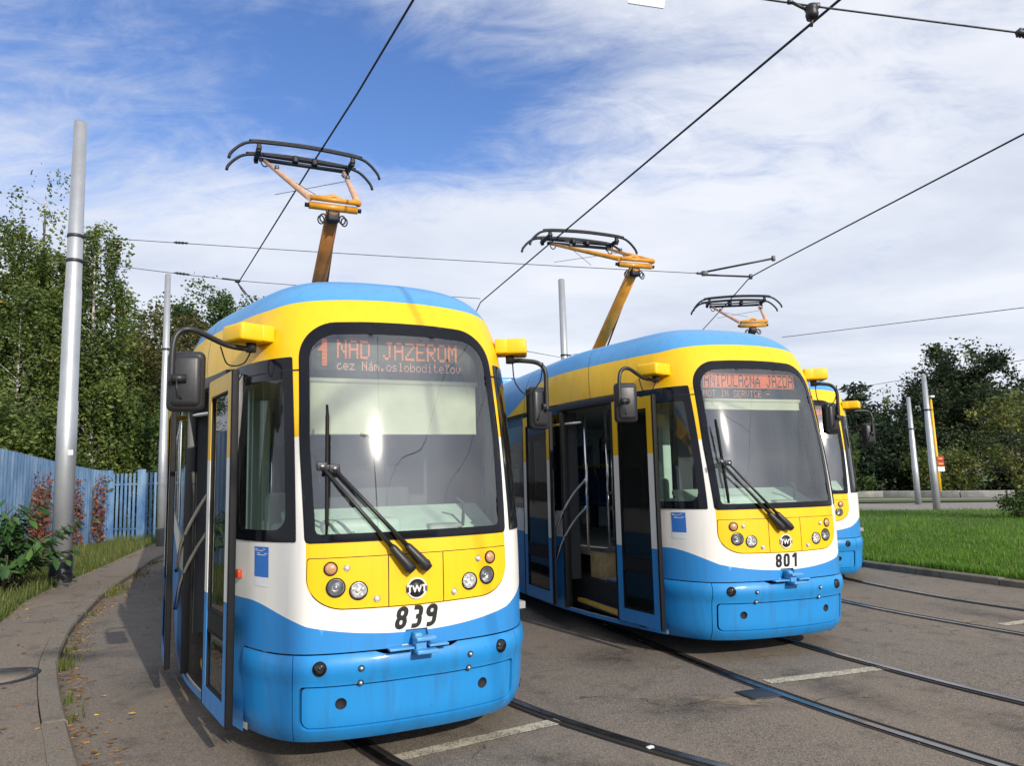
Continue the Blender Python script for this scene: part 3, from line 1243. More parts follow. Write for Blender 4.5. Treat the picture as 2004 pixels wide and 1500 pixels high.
def body_mesh():
    if 'body' in CACHE:
        return CACHE['body'], CACHE['lining']
    zb = .20
    poly = [(-SMAX, zb), (-SB, zb), (-SB, .742), (SB, .742), (SB, zb), (SMAX, zb), (SMAX, 4.4), (-SMAX, 4.4)]
    holes = [WS_HOLE, CW_HOLE, mirror(CW_HOLE)]
    holes.append([(-S_D1, .24), (-S_D0, .24), (-S_D0, DOOR_Z), (-S_D1, DOOR_Z)])
    for a, b in WIN_L:
        holes.append(mirror(rrect(sY(a) + .05, sY(b) - .05, 1.42, 2.5, (.05,) * 4)))
    for a, b in WIN_R:
        holes.append(rrect(sY(a) + .05, sY(b) - .05, 1.42, 2.5, (.05,) * 4))
    holes += LAMP_HOLES + [mirror(h) for h in LAMP_HOLES]
    holes.append([(-.10, .75), (.085, .75), (.07, .845), (-.075, .845)])
    g1 = grid_pts(-2.5, 2.5, .2, 4.38, .055, .055)
    g2 = grid_pts(2.5, SMAX, .2, 4.38, .3, .075)
    g3 = g2 * np.array([-1, 1])
    gr = np.concatenate([g1, g2, g3])
    ss = np.concatenate([np.arange(-SMAX, -2.5, .25), np.arange(-2.5, 2.5, .04), np.arange(2.5, SMAX, .25), [SMAX]])
    lines = [[(s, by_line(abs(s))) for s in ss if by_line(abs(s)) > 2.641],
             [(s, 2.64) for s in ss], [(s, wb_line(abs(s))) for s in ss], YEL + [YEL[0]],
             [(-.79, 2.10), (-.69, 2.10)], [(.69, 2.10), (.79, 2.10)]]
    yel = np.array(YEL)
    V, Fc, cen = tessellate(poly, holes, lines, gr, .06)
    in_y = inside(yel, cen)
    fm = []
    for (s, v), iy in zip(cen, in_y):
        a = abs(s)
        if v > by_line(a):
            fm.append(2)
        elif v > 2.64:
            fm.append(0)
        elif iy:
            fm.append(0)
        elif v < wb_line(a):
            fm.append(3)
        elif a < .80 and v > 2.10:
            fm.append(0)
        elif a > sY(.76) and v > 1.36:
            fm.append(4)
        else:
            fm.append(1)
    P = surf_body(V[:, 0], V[:, 1])
    N = snorm(surf_body, V[:, 0], V[:, 1])
    me = mesh_from('body', P, Fc, ['tram_yellow', 'tram_white', 'roof_blue', 'tram_blue', 'black_gloss'], fm, smooth=True)
    CACHE['body'] = me
    Q = P - N * np.array(.03)
    me2 = mesh_from('lining', Q, Fc[:, ::-1], 'lining_grey', smooth=True)
    CACHE['lining'] = me2
    return me, me2


GLY = {
    'N': '10001 11001 10101 10101 10011 10001 10001', 'A': '01110 10001 10001 11111 10001 10001 10001',
    'D': '11110 10001 10001 10001 10001 10001 11110', 'J': '00111 00010 00010 00010 00010 10010 01100',
    'Z': '11111 00001 00010 00100 01000 10000 11111', 'E': '11111 10000 10000 11110 10000 10000 11111',
    'R': '11110 10001 10001 11110 10100 10010 10001', 'O': '01110 10001 10001 10001 10001 10001 01110',
    'M': '10001 11011 10101 10101 10001 10001 10001', 'T': '11111 00100 00100 00100 00100 00100 00100',
    'I': '01110 00100 00100 00100 00100 00100 01110', 'S': '01111 10000 10000 01110 00001 00001 11110',
    'V': '10001 10001 10001 10001 10001 01010 00100', 'C': '01110 10001 10000 10000 10000 10001 01110',
    'P': '11110 10001 10001 11110 10000 10000 10000', 'U': '10001 10001 10001 10001 10001 10001 01110',
    'L': '10000 10000 10000 10000 10000 10000 11111', 'Q': '01010 00100 01110 10000 10000 10001 01110',
    'X': '00010 00100 01110 10001 11111 10001 10001', '-': '00000 00000 00000 11111 00000 00000 00000',
    '.': '00000 00000 00000 00000 00000 01100 01100', ' ': '00000 00000 00000 00000 00000 00000 00000',
    'c': '00000 00000 01110 10000 10000 10001 01110', 'e': '00000 00000 01110 10001 11111 10000 01110',
    'z': '00000 00000 11111 00010 00100 01000 11111', 'a': '00010 00100 01110 00001 01111 10001 01111',
    'm': '00000 00000 11010 10101 10101 10001 10001', 'o': '00000 00000 01110 10001 10001 10001 01110',
    's': '00000 00000 01110 10000 01110 00001 11110', 'l': '01100 00100 00100 00100 00100 00100 01110',
    'b': '10000 10000 10110 11001 10001 10001 11110', 'd': '00001 00001 01101 10011 10001 10001 01111',
    'i': '00100 00000 01100 00100 00100 00100 01110', 't': '01000 01000 11100 01000 01000 01001 00110',
    'k': '01101 00101 00100 00100 00100 00100 01110', 'v': '00000 00000 10001 10001 10001 01010 00100',
}


def glyph_dots(text, x, z, dx, dz, rep=1, inverse=False, adv=6):
    """list of dot centres (x, z) and on/off; rep = dots per font pixel"""
    on, off = [], []
    for ch in text:
        rows_ = GLY[ch].split()
        for r_ in range(7):
            for c in range(adv if inverse else 5):
                bit = c < 5 and rows_[r_][c] == '1'
                for i in range(rep):
                    for j in range(rep):
                        p = (x + (c * rep + i) * dx, z - (r_ * rep + j) * dz)
                        (on if bit != inverse else off).append(p)
        x += adv * rep * dx
    return on, off


def dots_mesh(key, groups, dx, dz, y=0.0):
    vs, fs, fm = [], [], []
    for mi, pts in groups:
        for x, z in pts:
            o = len(vs)
            hx, hz = dx * .30, dz * .30
            yy = y + (.0012 if mi == 2 else 0)
            vs += [(x - hx, yy, z - hz), (x + hx, yy, z - hz), (x + hx, yy, z + hz), (x - hx, yy, z + hz)]
            fs.append((o, o + 1, o + 2, o + 3))
            fm.append(mi)
    return mesh_from(key, vs, fs, ['led_on', 'led_pale', 'led_off'], fm)


def text_mesh(key, body, size, mat, shear=0.0, offset=0.0, extrude=.001, spacing=1.0):
    cu = bpy.data.curves.new(key, 'FONT')
    cu.body = body
    cu.size = size
    cu.shear = shear
    cu.offset = offset
    cu.extrude = extrude
    cu.space_character = spacing
    cu.align_x = 'CENTER'
    cu.align_y = 'CENTER'
    cu.resolution_u = 3
    ob = bpy.data.objects.new(key, cu)
    col.objects.link(ob)
    dg = bpy.context.evaluated_depsgraph_get()
    me = bpy.data.meshes.new_from_object(ob.evaluated_get(dg))
    bpy.data.objects.remove(ob)
    bpy.data.curves.remove(cu)
    me.name = key
    me.materials.clear()
    me.materials.append(M[mat])
    return me


def ribbon(pts, w, closed):
    # flat stroke with mitred joints
    n = len(pts)
    vs, fs = [], []
    for i in range(n):
        a = pts[(i - 1) % n] if closed or i > 0 else pts[i]
        b = pts[(i + 1) % n] if closed or i < n - 1 else pts[i]
        t1 = (Vector(pts[i]) - Vector(a))
        t2 = (Vector(b) - Vector(pts[i]))
        t1 = t1.normalized() if t1.length > 1e-9 else t2.normalized()
        t2 = t2.normalized() if t2.length > 1e-9 else t1
        nn = Vector((-(t1.y + t2.y), t1.x + t2.x)).normalized()
        k = w / 2 / max(.5, nn.dot(Vector((-t1.y, t1.x))))
        vs += [(pts[i][0] + nn.x * k, pts[i][1] + nn.y * k), (pts[i][0] - nn.x * k, pts[i][1] - nn.y * k)]
    for i in range(n if closed else n - 1):
        j = (i + 1) % n
        fs.append((2 * i, 2 * i + 1, 2 * j + 1, 2 * j))
    return vs, fs


def number_mesh(key, txt, h, shear, mat):
    w, sw = .48, .20
    o_ = sw / 2

    def loop(z0, z1, r_=.17):
        return rrect(o_, w - o_ + .06, z0 + o_, z1 - o_, (r_,) * 4, 5)
    W = w - o_ + .06
    strokes = {
        '8': [(loop(.5 - o_, 1), True), (loop(0, .5 + o_), True)],
        '0': [(loop(0, 1, .18), True)],
        '9': [(loop(.42, 1), True), ([(W, .62), (W, .28)] + arc(W - .18, o_ + .18, .18, .18, 0, -90, 5) + [(o_ + .02, o_)], False)],
        '3': [([(o_, 1 - o_)] + arc(W - .16, 1 - o_ - .16, .16, .16, 90, 0, 5) + arc(W - .12, .5 + .12, .12, .12, 0, -90, 4) + [(.24, .5)], False),
              ([(.24, .5)] + arc(W - .12, .5 - .12, .12, .12, 90, 0, 4) + arc(W - .16, o_ + .16, .16, .16, 0, -90, 5) + [(o_, o_)], False)],
        '1': [([(W - .06, 0), (W - .06, 1)], False), ([(.10, .70), (W - .10, .94)], False)],
    }
    vs, fs = [], []
    x = 0.0
    adv = .70
    tot = adv * len(txt) - .14
    lay = 0
    for ch in txt:
        for pl, cl in strokes[ch]:
            v, f = ribbon(pl, sw, cl)
            k = len(vs)
            vs += [((a + x - tot / 2 + shear * (b - .5)) * h, (b - .5) * h, .0004 * lay) for a, b in v]
            fs += [tuple(i + k for i in q) for q in f]
            lay = (lay + 1) % 3
        x += adv
    return mesh_from(key, vs, fs, mat)


def round_lamp(name, s, z, r_, parent, kind, fn=surf_body, off=.006):
    mt = spot(fn, s, z, off)
    key = 'lamp_%s_%.3f' % (kind, r_)
    if key not in CACHE:
        mb = MB()
        if kind in ('head', 'dark', 'fog'):
            mb.lathe([(r_ * 1.09, -.01), (r_ * 1.09, .005), (r_ * 1.04, .008), (r_ * .98, .006), (r_ * .96, -.004)], 28, mi=0)
            mb.lathe([(r_ * .97, .0), (r_ * .88, .003), (r_ * .78, -.004), (r_ * .6, -.022), (r_ * .34, -.030), (r_ * .001, -.031)], 28, mi=1)
            mb.lathe([(r_ * .24, -.030), (r_ * .24, -.012), (r_ * .16, -.008), (r_ * .001, -.006)], 16, mi=1)
            if kind == 'head':
                for k in range(5):
                    an = k * 2 * math.pi / 5 + .3
                    mb.lathe([(r_ * .2, -.016), (r_ * .16, -.010), (.0005, -.008)], 10, Matrix.Translation((r_ * .55 * math.cos(an), r_ * .55 * math.sin(an), 0)), mi=1)
        else:
            mb.lathe([(r_ * 1.16, -.008), (r_ * 1.16, .005), (r_ * 1.0, .007), (r_ * .96, .002)], 24, mi=0)
            mb.lathe([(r_ * .97, .001), (r_ * .8, .010), (r_ * .45, .016), (r_ * .001, .018)], 24, mi=1)
        ms = {'head': ['black_rubber', 'lamp_bowl'], 'dark': ['black_rubber', 'steel_grey'], 'fog': ['black_rubber', 'lamp_dark'],
              'amber': ['black_rubber', 'amber_lens'], 'small': ['steel_grey', 'lamp_bowl'], 'bolt': ['dark_steel', 'steel_grey']}[kind]
        CACHE[key] = mesh_from(key, mb.v, mb.f, ms, mb.m, smooth_mask=mb.s)
        if kind in ('head', 'dark', 'fog'):
            m2 = MB()
            m2.lathe([(r_ * .97, .004), (r_ * .8, .011), (r_ * .5, .016), (r_ * .001, .018)], 24)
            CACHE[key + 'l'] = mesh_from(key + 'l', m2.v, m2.f, 'lens_glass', m2.m, smooth_mask=m2.s)
    o = put(name, CACHE[key], parent, mt)
    if key + 'l' in CACHE:
        put('lens', CACHE[key + 'l'], o)
    return o


def leaf_object(parent, p0, p1, z0, z1, hinge_black=.05):
    """door leaf standing outside the body: painted frame, rubber edges, two panes"""
    d = Vector((p1[0] - p0[0], p1[1] - p0[1], 0))
    w = d.length
    ang = math.atan2(d.y, d.x)
    mt = Matrix.Translation((p0[0], p0[1], 0)) @ Matrix.Rotation(ang, 4, 'Z')
    mb = MB()
    th = .045
    st = .085
    bands = [(z0, 1.04, 2), (1.04, 1.98, 1), (1.98, z1, 0)]
    for a, b, mi in bands:
        for x in (st / 2, w - st / 2):
            mb.box((x, 0, (a + b) / 2), (st, th, b - a - .0006), mi=mi)
    mb.box((w / 2, 0, z1 - .06), (w - 2 * st, th, .12), mi=0)
    mb.box((w / 2, 0, z0 + .065), (w - 2 * st, th, .13), mi=2)
    lf = mb.build('door_leaf', ['tram_yellow', 'tram_white', 'tram_blue'], parent, mt)
    m2 = MB()
    for x, ww in ((-.018, .036), (w + hinge_black / 2, hinge_black)):
        m2.box((x, 0, (z0 + z1) / 2), (ww, th * 1.05, z1 - z0 + .02), bevel=.008)
    m2.box((w / 2, 0, .86), (w - 2 * st, th * .7, .13))
    gi = .012
    for za, zc in ((.93, z1 - .12), (z0 + .13, .79)):
        for x in (st + gi / 2, w - st - gi / 2):
            m2.box((x, 0, (za + zc) / 2), (gi, th * .8, zc - za))
        for z in (za + gi / 2, zc - gi / 2):
            m2.box((w / 2, 0, z), (w - 2 * st - 2 * gi, th * .8, gi))
    m2.build('rubber_edge', ['black_rubber'], lf)
    for za, zc in ((.94, z1 - .13), (z0 + .14, .78)):
        m3 = MB()
        m3.box((w / 2, 0, (za + zc) / 2), (w - 2 * st - .02, .008, zc - za))
        m3.build('pane', ['door_glass'], lf)
    return lf


def make_pantograph(tram, hy, hz, faded):
    base = MB()
    base.box((0, 4.30, 3.47), (1.1, .7, .08), bevel=.02, mi=0)
    for x in (-.45, .45):
        for y in (4.05, 4.6):
            base.lathe([(.05, 0), (.07, .03), (.05, .05), (.07, .08), (.05, .1)], 12, Matrix.Translation((x, y, 3.39)), mi=1)
    root = base.build('pantograph', ['orange_paint', 'brown_paint'], tram)
    ky, kz = 2.76, 4.62
    mb = MB()
    mb.tube([(0, 4.30, 3.50), (0, (4.30 + ky) / 2, (3.5 + kz) / 2), (0, ky, kz)], [.085, .08, .072], 14)
    mb.build('lower_arm', ['brown_paint' if faded else 'orange_paint'], root)
    mb = MB()
    mb.tube([(.12, 4.2, 3.5), (.05, ky + .12, kz - .06)], .014, 6)
    mb.build('guide_rod', ['dark_steel'], root)
    mb = MB()
    mb.tube([(-.25, ky, kz + .02), (.25, ky, kz + .02)], .038, 12)
    mb.tube([(-.24, ky - .05, kz + .085), (.27, ky - .05, kz + .085)], .026, 10)
    mb.tube(smooth_path([(-.24, ky - .03, kz + .10), (-.08, ky + .04, kz + .135), (.02, ky + .05, kz + .165), (.12, ky + .04, kz + .12), (.25, ky - .03, kz + .11)], 5), .024, 8)
    mb.build('knuckle', ['orange_paint'], root)
    mb = MB()
    mb.box((0, ky + .02, kz - .07), (.13, .10, .12), bevel=.02)
    kf = mb.build('knuckle_fitting', ['carbon_black'], root)
    for sx in (-1, 1):
        for k in range(2):
            ring = [(sx * (.10 + .02 * k + .032 * math.cos(a)), ky + .03, kz - .09 - .02 * k + .045 * math.sin(a)) for a in np.linspace(0, 2 * math.pi, 14)]
            MB().tube(ring, .008, 5, caps=False).build('cable_loop', ['carbon_black'], kf)
        MB().lathe([(.0, -.02), (.024, -.02), (.024, .02), (.0, .02)], 10, Matrix.Translation((sx * .27, ky, kz + .02)) @ Matrix.Rotation(R(90), 4, 'Y')).build('end_cap', ['carbon_black'], kf)
    c = 'faded_orange' if faded else 'orange_paint'
    for sx in (-1, 1):
        mb = MB()
        a = Vector((sx * .25, ky - .05, kz + .08))
        b = Vector((sx * .50, hy, hz - .14))
        mb.tube([a, a.lerp(b, .6), b], [.036, .030, .022], 10)
        o = mb.build('upper_arm', [c], root)
        m2 = MB()
        m2.box(tuple(a.lerp(b, .68) + Vector((0, 0, .04))), (.05, .05, .05), bevel=.012)
        m2.tube([a.lerp(b, .68), a.lerp(b, .68) + Vector((-sx * .75, .9, .05))], .004, 5)
        m2.build('bracing', ['dark_steel'], o)
    head = MB()
    head.tube([(-.56, hy, hz - .13), (.56, hy, hz - .13)], .026, 10)
    head.tube([(-.56, hy + .02, hz - .07), (.56, hy + .02, hz - .07)], .016, 8)
    for sx in (-.58, .58):
        head.box((sx, hy, hz - .06), (.06, .42, .05), bevel=.01)
        head.box((sx, hy - .17, hz - .05), (.05, .05, .13), bevel=.01)
        head.box((sx, hy + .17, hz - .05), (.05, .05, .13), bevel=.01)
        loop = [(sx * .86 + .05 * math.cos(a) * (1 if sx > 0 else -1), hy - .08, hz - .16 + .09 * math.sin(a)) for a in np.linspace(-2.6, 1.2, 10)]
        head.tube(loop, .009, 5)
    for sx in (-.12, .12):
        head.box((sx, hy, hz - .08), (.07, .14, .09), bevel=.015)
    head.build('head_frame', ['carbon_black'], root)
    for dy in (-.19, .19):
        mb = MB()
        path = [(-.93, 0, -.25), (-.905, 0, -.18), (-.81, 0, -.075), (-.70, 0, -.012), (-.5, 0, .012), (0, 0, .03), (.5, 0, .012), (.70, 0, -.012), (.81, 0, -.075), (.905, 0, -.18), (.93, 0, -.25)]
        mb.tube(smooth_path([(x, hy + dy, hz + z) for x, _, z in path], 4), .019, 8)
        o = mb.build('collector_bow', ['carbon_black'], root)
        m2 = MB()
        m2.tube(smooth_path([(x, hy + dy, hz + z + .018) for x, _, z in path[3:8]], 4), .021, 6)
        m2.build('carbon_strip', ['carbon_black'], o)
    return root


def wiper_parts(tram, piv, link, blade, tilt):
    root = MB()
    # two parallel arms, thick at the pivots
    for p in piv:
        root.lathe([(.0, .0), (.035, .0), (.04, .03), (.03, .05), (.0, .055)], 14, Matrix.Translation(p) @ Matrix.Rotation(R(90), 4, 'X'))
    o = root.build('wiper', ['black_plastic'], tram)
    for p, l_ in zip(piv, link):
        mb = MB()
        p, l_ = Vector(p) + Vector((0, -.03, 0)), Vector(l_)
        d = (l_ - p)
        a = p - d.normalized() * .035
        mb.tube([a, p, p + d * .05, p + d * .19, p + d * .21], [.030, .036, .035, .026, .019], 10)
        mb.tube([p + d * .205, p + d * .5, l_], [.016, .013, .010], 8)
        mb.build('wiper_arm', ['black_plastic'], o)
    mb = MB()
    for l_ in link:
        mb.box(tuple(l_), (.07, .018, .055), bevel=.008)
        mb.lathe([(0, 0), (.012, 0), (.012, .016), (0, .016)], 8, Matrix.Translation((l_[0], l_[1] - .008, l_[2])) @ Matrix.Rotation(R(90), 4, 'X'), mi=1)
    mid = (Vector(link[0]) + Vector(link[1])) / 2
    mb.box(tuple(mid + Vector((0, .0, .0))), (.13, .012, .035), bevel=.005)
    mb.build('wiper_link', ['black_plastic', 'chrome'], o)
    mb = MB()
    b0, b1 = Vector(blade[0]), Vector(blade[1])
    n = 10
    mb.tube([b0.lerp(b1, i / n) for i in range(n + 1)], [.006] + [.013] * (n - 1) + [.006], 6)
    mb.tube([b0.lerp(b1, i / n) + Vector((0, .02, 0)) for i in range(n + 1)], .006, 5)
    mb.build('wiper_blade', ['black_rubber'], o)


def mirror_unit(tram, sx, center):
    # yellow housing on the corner, bent tube and mirror head
    mt = spot(surf_body, sx * .98, 2.83, .0)
    mb = MB()
    q = Vector((.965 * sx, .60, 2.835))
    rot = Matrix.Rotation(R(-26 * sx), 4, 'Z')
    mb.box(tuple(q + Vector((.075 * sx, .0, 0))), (.185, .25, .125), rot.to_3x3(), 0, .022)
    mb.box(tuple(q + Vector((-.035 * sx, .03, .002))), (.10, .22, .118), rot.to_3x3(), 0, .012)
    hs = mb.build('mirror_housing', ['tram_yellow'], tram)
    fp = rot.to_3x3() @ Vector((0, -.124, 0))
    for dz in (-.036, .036):
        m2 = MB()
        m2.box(tuple(q + Vector((.10 * sx, 0, dz)) + fp), (.045, .008, .010), rot.to_3x3(), 0, .003)
        m2.build('slot', ['seam_dark'], hs)
    cx, cy, cz = center
    arm0 = Vector((.99 * sx, .60, 2.76))
    mb = MB()
    mb.lathe([(0, -.05), (.035, -.05), (.035, .03), (0, .03)], 12, Matrix.Translation(arm0))
    ox = cx + .015 * sx * -1
    if sx < 0:
        path = [arm0 + Vector((0, 0, -.03)), (arm0.x - .16, .58, 2.75), (cx + .04, cy - .03, 2.82), (cx - .05, cy - .04, 2.80), (cx - .085, cy - .05, 2.70), (cx - .09, cy - .05, 2.45)]
    else:
        path = [arm0 + Vector((0, 0, -.03)), (arm0.x + .12, .62, 2.74), (cx - .02, cy - .06, 2.73), (cx + .035, cy - .08, 2.66), (cx + .04, cy - .08, 2.5), (cx + .04, cy - .08, 2.33)]
    mb.tube(smooth_path(path, 7), .019, 10)
    arm = mb.build('mirror_arm', ['black_plastic'], tram)
    m3 = MB()
    wp = [arm0 + Vector((0, 0, -.04)), arm0 + Vector((.05 * sx, .01, -.13)), arm0 + Vector((.15 * sx, 0, -.14)), arm0 + Vector((.2 * sx, -.01, -.02))]
    if sx > 0:
        wp = [arm0 + Vector((.02, 0, -.04)), arm0 + Vector((.04, 0, -.2)), arm0 + Vector((.13, -.02, -.30)), arm0 + Vector((.24, -.04, -.20)), arm0 + Vector((.27, -.05, -.04))]
    m3.tube(smooth_path(wp, 6), .0055, 5)
    m3.build('cable', ['black_rubber'], arm)
    mh = MB()
    w_, h_ = (.235, .40) if sx < 0 else (.20, .36)
    rz = Matrix.Rotation(R(12 * sx), 4, 'Z').to_3x3()
    mh.box((cx, cy, cz), (w_, .09, h_), rz, 0, .042)
    mh.box((cx, cy - .03, cz), (w_ * .8, .075, h_ * .85), rz, 0, .035)
    hd = mh.build('mirror_head', ['mirror_plastic'], tram)
    mk = MB()
    mk.tube([(cx - .09 * (1 if sx < 0 else -.5), cy - .07, cz + .01), (cx + .0, cy - .07, cz + .01)], .028, 10)
    mk.tube([(cx - .06 * (1 if sx < 0 else -.3), cy - .09, cz + .0), (cx - .05, cy - .09, cz - .10), (cx - .02, cy - .05, cz - .13)], .005, 5)
    mk.build('clamp', ['black_plastic'], hd)
    mg = MB()
    mg.box(tuple(Vector((cx, cy, cz)) + rz @ Vector((0, .046, 0))), (w_ * .86, .004, h_ * .9), rz)
    mg.build('mirror_glass', ['chrome'], hd)


def make_tram(pose, cfg):
    x, y, az, rl, pt = pose
    a = R(az)
    b = Vector((math.sin(a), math.cos(a), 0))
    r_ = Vector((math.cos(a), -math.sin(a), 0))
    u = Vector((0, 0, 1))
    t, q = R(rl), R(pt)
    r2 = r_ * math.cos(t) - u * math.sin(t)
    u2 = u * math.cos(t) + r_ * math.sin(t)
    b2 = b * math.cos(q) + u2 * math.sin(q)
    u3 = u2 * math.cos(q) - b * math.sin(q)
    mw = Matrix.Identity(4)
    for i in range(3):
        mw[i][0], mw[i][1], mw[i][2] = r2[i], b2[i], u3[i]
    mw[0][3], mw[1][3], mw[2][3] = x, y, cfg.get('z', 0.0)
    tram = empty('tram', mw)
    tag(tram, cfg['label'], 'tram', 'trams waiting side by side in the yard')
    me, ml = body_mesh()
    bd = put('body', me, tram)
    put('lining', ml, bd)
    if 'cap' not in CACHE:
        vv = np.linspace(.2, 4.4, 60)
        Pl = surf_body(np.full(60, -SMAX), vv)
        Pr = surf_body(np.full(60, SMAX), vv)
        vs = list(Pl) + list(Pr[::-1])
        CACHE['cap'] = mesh_from('rear_wall', vs, [tuple(range(len(vs)))], 'tram_blue')
    put('rear_wall', CACHE['cap'], bd)
    # gap frames, trims
    # windscreen
    ws = put('windscreen', shell_mesh('windscreen', surf_body, WS_OUT, 'black_gloss', .007, .012, [WS_IN], .045), tram)
    put('glass', shell_mesh('windscreen_pane', surf_body, windscreen_outline(.035, .052, .075, .21), 'windscreen_glass', .004, 0, (), .045), ws)
    seal = windscreen_outline(-.010, -.010, -.010, .28)
    put('seal', shell_mesh('windscreen_seal', surf_body, seal, 'black_rubber', .003, .006, [windscreen_outline(.004, .004, .004, .266)], .045), ws)
    for sgn in (1, -1):
        f = (lambda pl: pl) if sgn > 0 else mirror
        cw = put('corner_window', shell_mesh('corner_window%d' % sgn, surf_body, f(CW_OUT), 'black_gloss', .005, .008, [f(CW_IN)], .045), tram)
        put('glass', shell_mesh('corner_pane%d' % sgn, surf_body, f(CW_HOLE), 'side_glass', .002, 0, (), .045), cw)
        mtm = shell_mesh('corner_trim%d' % sgn, surf_body, f(rrect(S_C0 - .046, S_C1, 2.555, 2.563, (.001,) * 4)), 'seam_dark', .007, .004, (), .06)
        put('trim_line', mtm, cw)
    # front panels
    gap = .007
    put('panel_gap', shell_mesh('panel_gap', surf_body, [(x_ * 1.008, z + (.005 if z > 1.1 else -.006)) for x_, z in PANEL], 'seam_dark', .0015, .003, LAMP_HOLES + [mirror(h) for h in LAMP_HOLES], .05), tram)
    lx = .185
    right = [p for p in PANEL if p[0] > lx]
    mid_b, mid_t = .9995, 1.3195
    rp = [(lx + gap / 2, 1.003)] + [p for p in right if p[1] < 1.31 and p[0] > lx] + [p for p in right if p[1] >= 1.31] + [(lx + gap / 2, 1.32)]
    front = put('front_panel', shell_mesh('front_panel_c', surf_body, [(-lx + gap / 2, 1.003), (0, 1.0), (lx - gap / 2, 1.003), (lx - gap / 2, 1.32), (-lx + gap / 2, 1.32)], 'tram_yellow', .005, .006, (), .05), tram)
    pr = put('front_panel', shell_mesh('front_panel_r', surf_body, rp, 'tram_yellow', .005, .006, LAMP_HOLES, .05), tram)
    pl = put('front_panel', shell_mesh('front_panel_l', surf_body, mirror(rp), 'tram_yellow', .005, .006, [mirror(h) for h in LAMP_HOLES], .05), tram)
    for sgn, pn in ((1, pr), (-1, pl)):
        round_lamp('headlight', sgn * sX(.512), 1.14, .056, pn, 'dark')
        round_lamp('headlight', sgn * sX(.375), 1.114, .054, pn, 'head')
        round_lamp('indicator', sgn * sX(.542), 1.257, .038, pn, 'amber')
        round_lamp('marker_lamp', sgn * sX(.445), 1.257, .017, pn, 'small')
        round_lamp('marker_lamp', sgn * sX(.26), 1.056, .018, pn, 'small')
    # emblem on the middle panel
    em = MB()
    em.lathe([(.0, .004), (.056, .004), (.056, .0)], 32, mi=0)
    em.lathe([(.058, .0), (.058, .006), (.068, .006), (.068, .0)], 32, mi=1)
    em.box((0, 0, .004), (.142, .046, .004), mi=0)
    em.box((-.052, .019, .006), (.034, .007, .003), mi=1)
    em.box((.052, .019, .006), (.034, .007, .003), mi=1)
    e_o = em.build('emblem', ['number_black', 'emblem_white'], front, spot(surf_body, 0.0, 1.10, .0065))
    if 'twt' not in CACHE:
        CACHE['twt'] = text_mesh('twt', 'TWT', .062, 'emblem_white', 0, .0022, .0008, .92)
    put('emblem_letters', CACHE['twt'], e_o, Matrix.Translation((0, -.004, .0075)))
    if cfg.get('number'):
        k = 'num' + cfg['number']
        CACHE[k] = number_mesh(k, cfg['number'], cfg['num_h'], cfg['shear'], 'number_black')
        put('fleet_number', CACHE[k], tram, spot(surf_body, .0, .922, .003))
    # bumper
    BP = rrect(-sX(.715), sX(.735), .275, .545, (.06, .06, .03, .03), 6)
    bc = put('bumper', shell_mesh('bumper_c', surf_bump, [(-.775, .19), (.775, .19), (.775, .733), (.28, .733), (.225, .715), (-.215, .715), (-.27, .733), (-.775, .733)], 'bumper_blue', 0, .05, [BP] + [circ(sg_ * sX(.602), .659, .039) for sg_ in (-1, 1)], .045), tram)
    put('bumper_gap', shell_mesh('bumper_gap', surf_bump, [(p[0] * 1.01, p[1]) for p in rrect(-sX(.72), sX(.74), .270, .55, (.06, .06, .03, .03), 6)], 'seam_dark', -.028, .004, (), .06), bc)
    put('bumper_panel', shell_mesh('bumper_p', surf_bump, rrect(-sX(.702), sX(.722), .286, .533, (.055, .055, .025, .025), 6), 'bumper_blue', -.010, .016, [circ(sg_ * sX(.474), .43, .032) for sg_ in (-1, 1)], .045), bc)
    for sgn in (1, -1):
        pc = [(.781, .19), (SB, .19), (SB, .733), (.781, .733)]
        put('bumper_corner', shell_mesh('bumper_k%d' % sgn, surf_bump, pc if sgn > 0 else mirror(pc), 'bumper_blue', 0, .05, (), .045), bc)
        round_lamp('fog_lamp', sgn * sX(.602), .659, .040, bc, 'fog', surf_bump, .0)
        round_lamp('sensor', sgn * sX(.358), .645, .017, bc, 'bolt', surf_bump, .002)
        round_lamp('sensor', sgn * sX(.358), .552, .017, bc, 'bolt', surf_bump, .002)
        hb = MB()
        hb.lathe([(.037, -.004), (.035, .0015), (.031, -.002), (.03, -.012), (.0, -.012)], 24)
        hb.build('tow_hole', ['seam_dark'], bc, spot(surf_bump, sgn * sX(.474), .43, -.009))
    # back of the bumper joint and the dark space behind it
    mb = MB()
    mb.box((0, .62, .46), (1.5, .5, .5))
    mb.box((0, 7.2, .40), (2.2, 12.6, .34))
    mb.build('underframe', ['seam_dark'], bd)
    # coupler
    mb = MB()
    mb.box((-.008, .10, .80), (.22, .14, .15), mi=0)
    mb.box((.03, -.065, .795), (.13, .10, .022), bevel=.004, mi=1)
    mb.box((.03, -.085, .722), (.14, .12, .022), bevel=.004, mi=1)
    mb.box((.005, -.03, .76), (.07, .10, .075), bevel=.006, mi=1)
    mb.box((-.12, -.045, .742), (.16, .07, .014), bevel=.004, mi=1)
    mb.box((.12, -.06, .748), (.13, .075, .014), bevel=.004, mi=1)
    mb.box((-.005, -.0, .80), (.05, .12, .05), bevel=.01, mi=1)
    mb.build('coupler', ['bumper_blue', 'roof_blue'], tram)
    # side marker and leaflet
    mt = spot(surf_body, -sY(.70), 1.20, .012)
    mb = MB()
    mb.box((0, 0, 0), (.085, .055, .03), bevel=.008)
    mb.build('side_marker', ['orange_lens'], tram, mt)
    st = MB()
    s_a, s_b = -sX(.955), -sX(.885)
